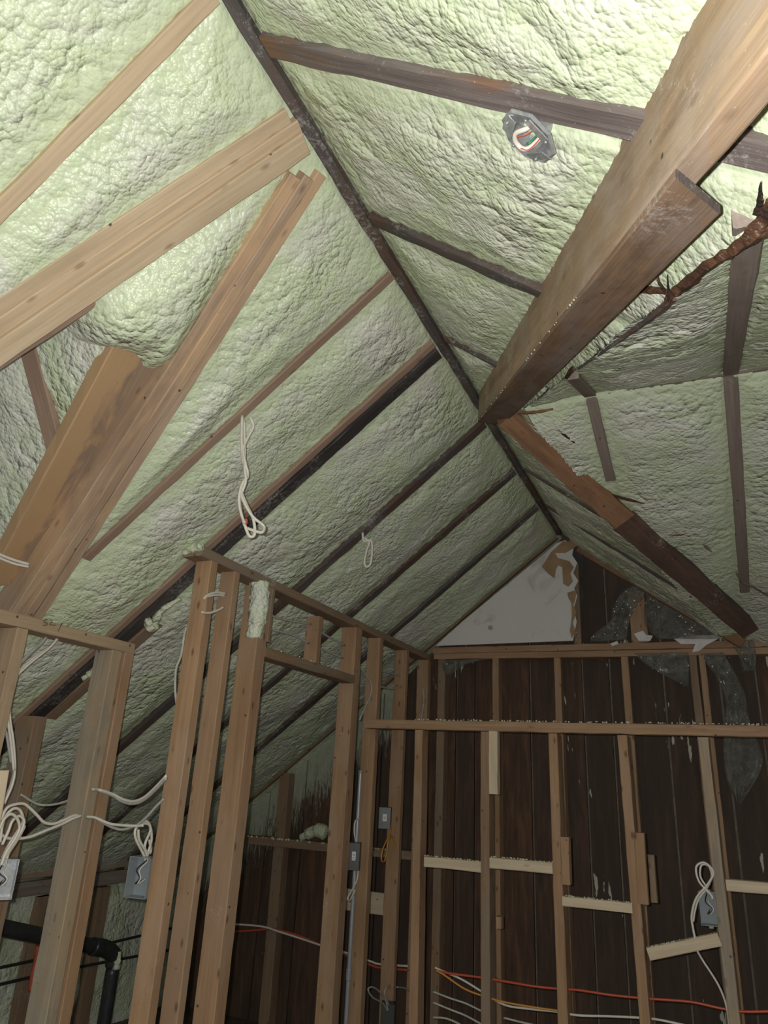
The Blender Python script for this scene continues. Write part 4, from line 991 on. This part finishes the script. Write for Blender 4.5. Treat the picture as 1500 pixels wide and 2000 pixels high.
for pp in ([(272, 1610), (264, 1622), (266, 1640), (280, 1668), (286, 1686)], [(266, 1613), (286, 1604), (294, 1620), (284, 1646), (284, 1660), (294, 1665), (292, 1640)], [(276, 1608), (292, 1612), (296, 1640), (288, 1670), (288, 1690)], [(270, 1620), (272, 1640), (284, 1662), (290, 1684)]):
    cab(pp, lambda p: onX(p, -1.84), 0.0046, name='cable_strand', parent=coil2)
for k, (d_, lb) in enumerate(((0, 'upper grey cable sagging between the grey stud and the first partition stud'), (5, 'lower grey cable sagging between the grey stud and the first partition stud'))):
    cab([(180, 1542), (196, 1543+d_*.4), (220, 1551+d_*.6), (240, 1561+d_), (260, 1565+d_), (280, 1558+d_), (300, 1541+d_), (325, 1515+d_)], lambda p: onX(p, X2+0.03+max(0, p[0]-196)*0.0028), mat=M_cable_d if k else M_cable, label=lb)
cab([(40, 1552), (48, 1556), (60, 1564), (80, 1572), (112, 1570), (148, 1558), (165, 1552)], lambda p: onX(p, -2.15), 0.004, M_cable_d, 'thin foam speckled cable behind the grey stud')
drop = empty('cable_bundle', onX((60, 1280), X2+0.0), 'bundle of white cables dropping from the low plate down the left edge', 'cable')
for pp, xx, mt in (([(96, 1228), (88, 1248), (60, 1274), (34, 1300), (20, 1330), (14, 1370), (20, 1410), (25, 1450), (28, 1500), (22, 1530), (10, 1560), (-4, 1590)], -0.03, M_cable_d),
                   ([(122, 1234), (104, 1258), (60, 1290), (28, 1322), (18, 1350), (19, 1400), (26, 1450), (29, 1500), (24, 1532), (8, 1570)], -0.02, M_cable),
                   ([(118, 1236), (100, 1262), (58, 1296), (26, 1328), (14, 1360), (15, 1400), (22, 1455), (27, 1505)], -0.01, M_cable),
                   ([(92, 1232), (84, 1254), (56, 1280), (30, 1308), (10, 1345), (6, 1400), (14, 1440), (22, 1490)], -0.035, M_cable_d)):
    cab(pp, lambda p: onX(p, X2-0.04+xx), 0.0046, mt, name='cable_strand', parent=drop)
for d_, lb in ((0, 'upper of two white cables crossing the orange plank at the left edge'), (7, 'lower of two white cables crossing the orange plank at the left edge')):
    cab([(-30, 1068+d_), (0, 1083+d_), (28, 1094+d_), (56, 1102+d_*.7)], lambda p: Lp(p, 0.03), 0.0045, M_cable, lb)
cab([(364, 1225), (360, 1240), (354, 1279), (344, 1306), (342, 1345), (345, 1375)], lambda p: onX(p, X1-0.075), 0.0045, M_cable_d, 'grey cable running down the left edge of the first partition stud')
# short loops between the first partition studs
for i, (pp, lb) in enumerate((([(398, 1170), (408, 1161), (425, 1157), (440, 1160)], 'upper white cable loop across the first two partition studs'),
                          ([(400, 1166), (410, 1164), (425, 1162), (438, 1164)], 'second white cable loop across the first two partition studs'),
                          ([(394, 1196), (410, 1197), (425, 1192), (436, 1186)], 'lower white cable loop across the first two partition studs'))):
    cab(pp, lambda p: onX(p, X1+0.012), 0.0045, M_cable, lb)
for pp, lb in (([(528, 1200), (539, 1206), (570, 1213), (607, 1219)], 'dusty cable from the third partition stud to the cripple stud, upper'),
               ([(524, 1226), (533, 1230), (570, 1240), (603, 1256)], 'dusty cable from the third partition stud to the cripple stud, lower'),
               ([(622, 1231), (640, 1243), (673, 1260)], 'dusty cable from the cripple stud to the wide stud, upper'),
               ([(618, 1264), (640, 1273), (669, 1285)], 'dusty cable from the cripple stud to the wide stud, lower'),
               ([(700, 1300), (715, 1318), (725, 1335), (725, 1352), (716, 1375), (702, 1406)], 'grey cable bending down beside the wide partition stud'),
               ([(742, 1310), (765, 1315), (785, 1321)], 'dusty cable between the last partition studs, upper'),
               ([(742, 1341), (765, 1345), (785, 1339)], 'dusty cable between the last partition studs, lower'),
               ([(826, 1345), (828, 1368), (824, 1395), (822, 1412)], 'grey cable hanging on the corner stud above the rail')):
    cab(pp, lambda p: onX(p, X1-0.035 if p[0] < 800 else X1+0.02), 0.0050, M_cable_d, lb)
# orange cable on the stud with the dark box
cab([(764, 1612), (760, 1630), (748, 1658), (745, 1678), (750, 1683), (755, 1668), (759, 1640), (766, 1634), (771, 1650), (772, 1660)], lambda p: onX(p, X1+0.012), 0.0042, M_orange, 'orange cable looped under the small dark box')
cab([(702, 1600), (694, 1604), (692, 1625), (696, 1650)], lambda p: onX(p, X1-0.05), 0.0042, M_cable, 'short white cable loop above the box by the conduit')
cab([(700, 1698), (696, 1722), (682, 1748), (679, 1756), (684, 1757), (694, 1738)], lambda p: onX(p, X1-0.03), 0.0042, M_cable, 'white cable end hanging below the box by the conduit')
cab([(757, 1975), (748, 1960), (728, 1948), (719, 1933), (726, 1928), (738, 1934), (752, 1952), (758, 1975)], lambda p: onX(p, X1+0.02), 0.0042, M_cable_d, 'grey cable loop over the shiny box at the bottom edge')
cab([(760, 1965), (752, 1945), (753, 1932), (758, 1926)], lambda p: onX(p, X1+0.025), 0.0042, M_cable_d, 'short grey cable rising from the shiny box at the bottom edge')
cab([(774, 1928), (790, 1930), (803, 1938)], lambda p: onX(p, X1-0.03), 0.0042, M_cable_d, 'short grey cable between the last two partition studs low down')
# long runs along the gable wall, behind the partition
yb = 4.38
cab([(440, 1804), (458, 1805), (500, 1808), (523, 1812), (540, 1818), (587, 1833), (623, 1845), (673, 1860), (722, 1877), (742, 1883), (797, 1887)], lambda p: onY(p, yb), 0.006, M_cable, 'white cable crossing low behind the partition studs')
cab([(440, 1818), (458, 1819), (500, 1817), (523, 1814), (545, 1817), (590, 1830), (640, 1852), (673, 1864), (722, 1884), (742, 1890), (797, 1895)], lambda p: onY(p, yb+0.02), 0.007, M_red, 'red cable crossing low behind the partition studs')
yb = FY+0.045
cab([(850, 1895), (877, 1901), (938, 1909), (987, 1917), (1040, 1926), (1087, 1931), (1131, 1934), (1190, 1943), (1248, 1949), (1288, 1952), (1350, 1957), (1411, 1970), (1458, 1976), (1540, 1974)], lambda p: onY(p, yb), 0.0050, M_red, 'long red cable through the low wall studs')
cab([(850, 1890), (858, 1894), (900, 1912), (940, 1936), (984, 1962), (1030, 1970), (1087, 1976), (1129, 1983), (1190, 1985), (1253, 1988), (1288, 1992), (1340, 2003)], lambda p: onY(p, yb+0.012), 0.0046, M_cable, 'long white cable through the low wall studs below the red one')
cab([(852, 1895), (870, 1906), (905, 1930), (939, 1944), (984, 1957), (1040, 1967), (1090, 1974)], lambda p: onY(p, yb-0.014), 0.0042, M_orange, 'orange cable sagging below the red one')
for pp, lb in (([(846, 1937), (880, 1950), (910, 1960), (939, 1974), (960, 1984)], 'grey cable low at the corner stud, upper of three'),
               ([(846, 1958), (880, 1972), (910, 1984), (945, 2003)], 'grey cable low at the corner stud, middle of three'),
               ([(846, 1987), (870, 1989), (895, 1999), (910, 2010)], 'grey cable low at the corner stud, lowest of three'),
               ([(984, 1988), (1020, 1997), (1060, 2006)], 'short grey cable at the bottom edge right of the second low wall stud')):
    cab(pp, lambda p: onY(p, yb), 0.0042, M_cable_d, lb)
lp = empty('cable_loop', onY((1388, 1747), FY-0.01), 'figure eight loop of white cable above the translucent box', 'cable')
cab([(1358, 1835), (1353, 1810), (1351, 1787), (1360, 1754), (1383, 1726), (1393, 1703), (1376, 1685), (1360, 1693), (1365, 1721), (1388, 1747), (1392, 1756)], lambda p: onY(p, FY-0.012), 0.0046, name='cable_strand', parent=lp)
cab([(1354, 1800), (1357, 1780), (1364, 1757), (1380, 1735), (1390, 1712), (1384, 1692), (1370, 1690), (1368, 1712), (1382, 1735)], lambda p: onY(p, FY-0.002), 0.0042, name='cable_strand', parent=lp)
cab([(1361, 1856), (1374, 1878), (1388, 1899), (1401, 1920), (1411, 1941), (1420, 1970), (1425, 2006)], lambda p: onY(p, FY+0.035), 0.0044, label='white cable running down from behind the slanted block')

for k, (pp, lb) in enumerate((([(-10, 1892), (75, 1874), (180, 1850), (264, 1830), (390, 1800)], 'upper black cable sagging along the foam behind the drain pipe'),
                              ([(-10, 1925), (69, 1907), (200, 1880), (390, 1845)], 'lower black cable sagging along the foam behind the drain pipe'))):
    cab(pp, lambda p: onX(p, -3.44), 0.008, M_black, lb)

# ---------------------------------------------------------------- groups of repeats
for o in list(COL.objects):
    if o.parent is not None or 'label' not in o.keys() or 'group' in o.keys(): continue
    L_, c_ = o['label'], o['category']; g = None
    if c_ == 'rafter': g = 'roof rafters showing between the spray foam'
    elif c_ == 'trimmer': g = 'nailed up trimmers of the left dormer'
    elif c_ == 'ridge board': g = 'ridge boards'
    elif c_ == 'beam': g = 'valley beams'
    elif c_ == 'stud': g = 'studs of the left partition' if 'partition' in L_ or 'cripple' in L_ or 'header' in L_ else ('studs of the low front wall' if 'low wall' in L_ and 'plate' not in L_ else ('studs of the gable wall' if 'gable' in L_ or 'drywall' in L_ or 'corner' in L_ else 'studs at the left edge'))
    elif c_ == 'wood block': g = 'pale blocks nailed across the low wall studs'
    elif c_ == 'wall plate': g = 'wall plates'
    elif c_ == 'broken board': g = 'broken wood remains stuck in the foam'
    elif c_ == 'electrical box': g = 'electrical boxes on the studs'
    elif c_ == 'plastic sheet': g = 'torn plastic sheets on the gable wall'
    elif c_ == 'paint flake': g = 'white paint flakes on the gable plates'
    elif c_ == 'foam crumbs': g = 'foam crumbs lying on horizontal boards'
    elif c_ == 'cable': g = 'loose electrical cables'
    elif c_ == 'foam': g = 'lumps of dripped foam'
    if g: o['group'] = g
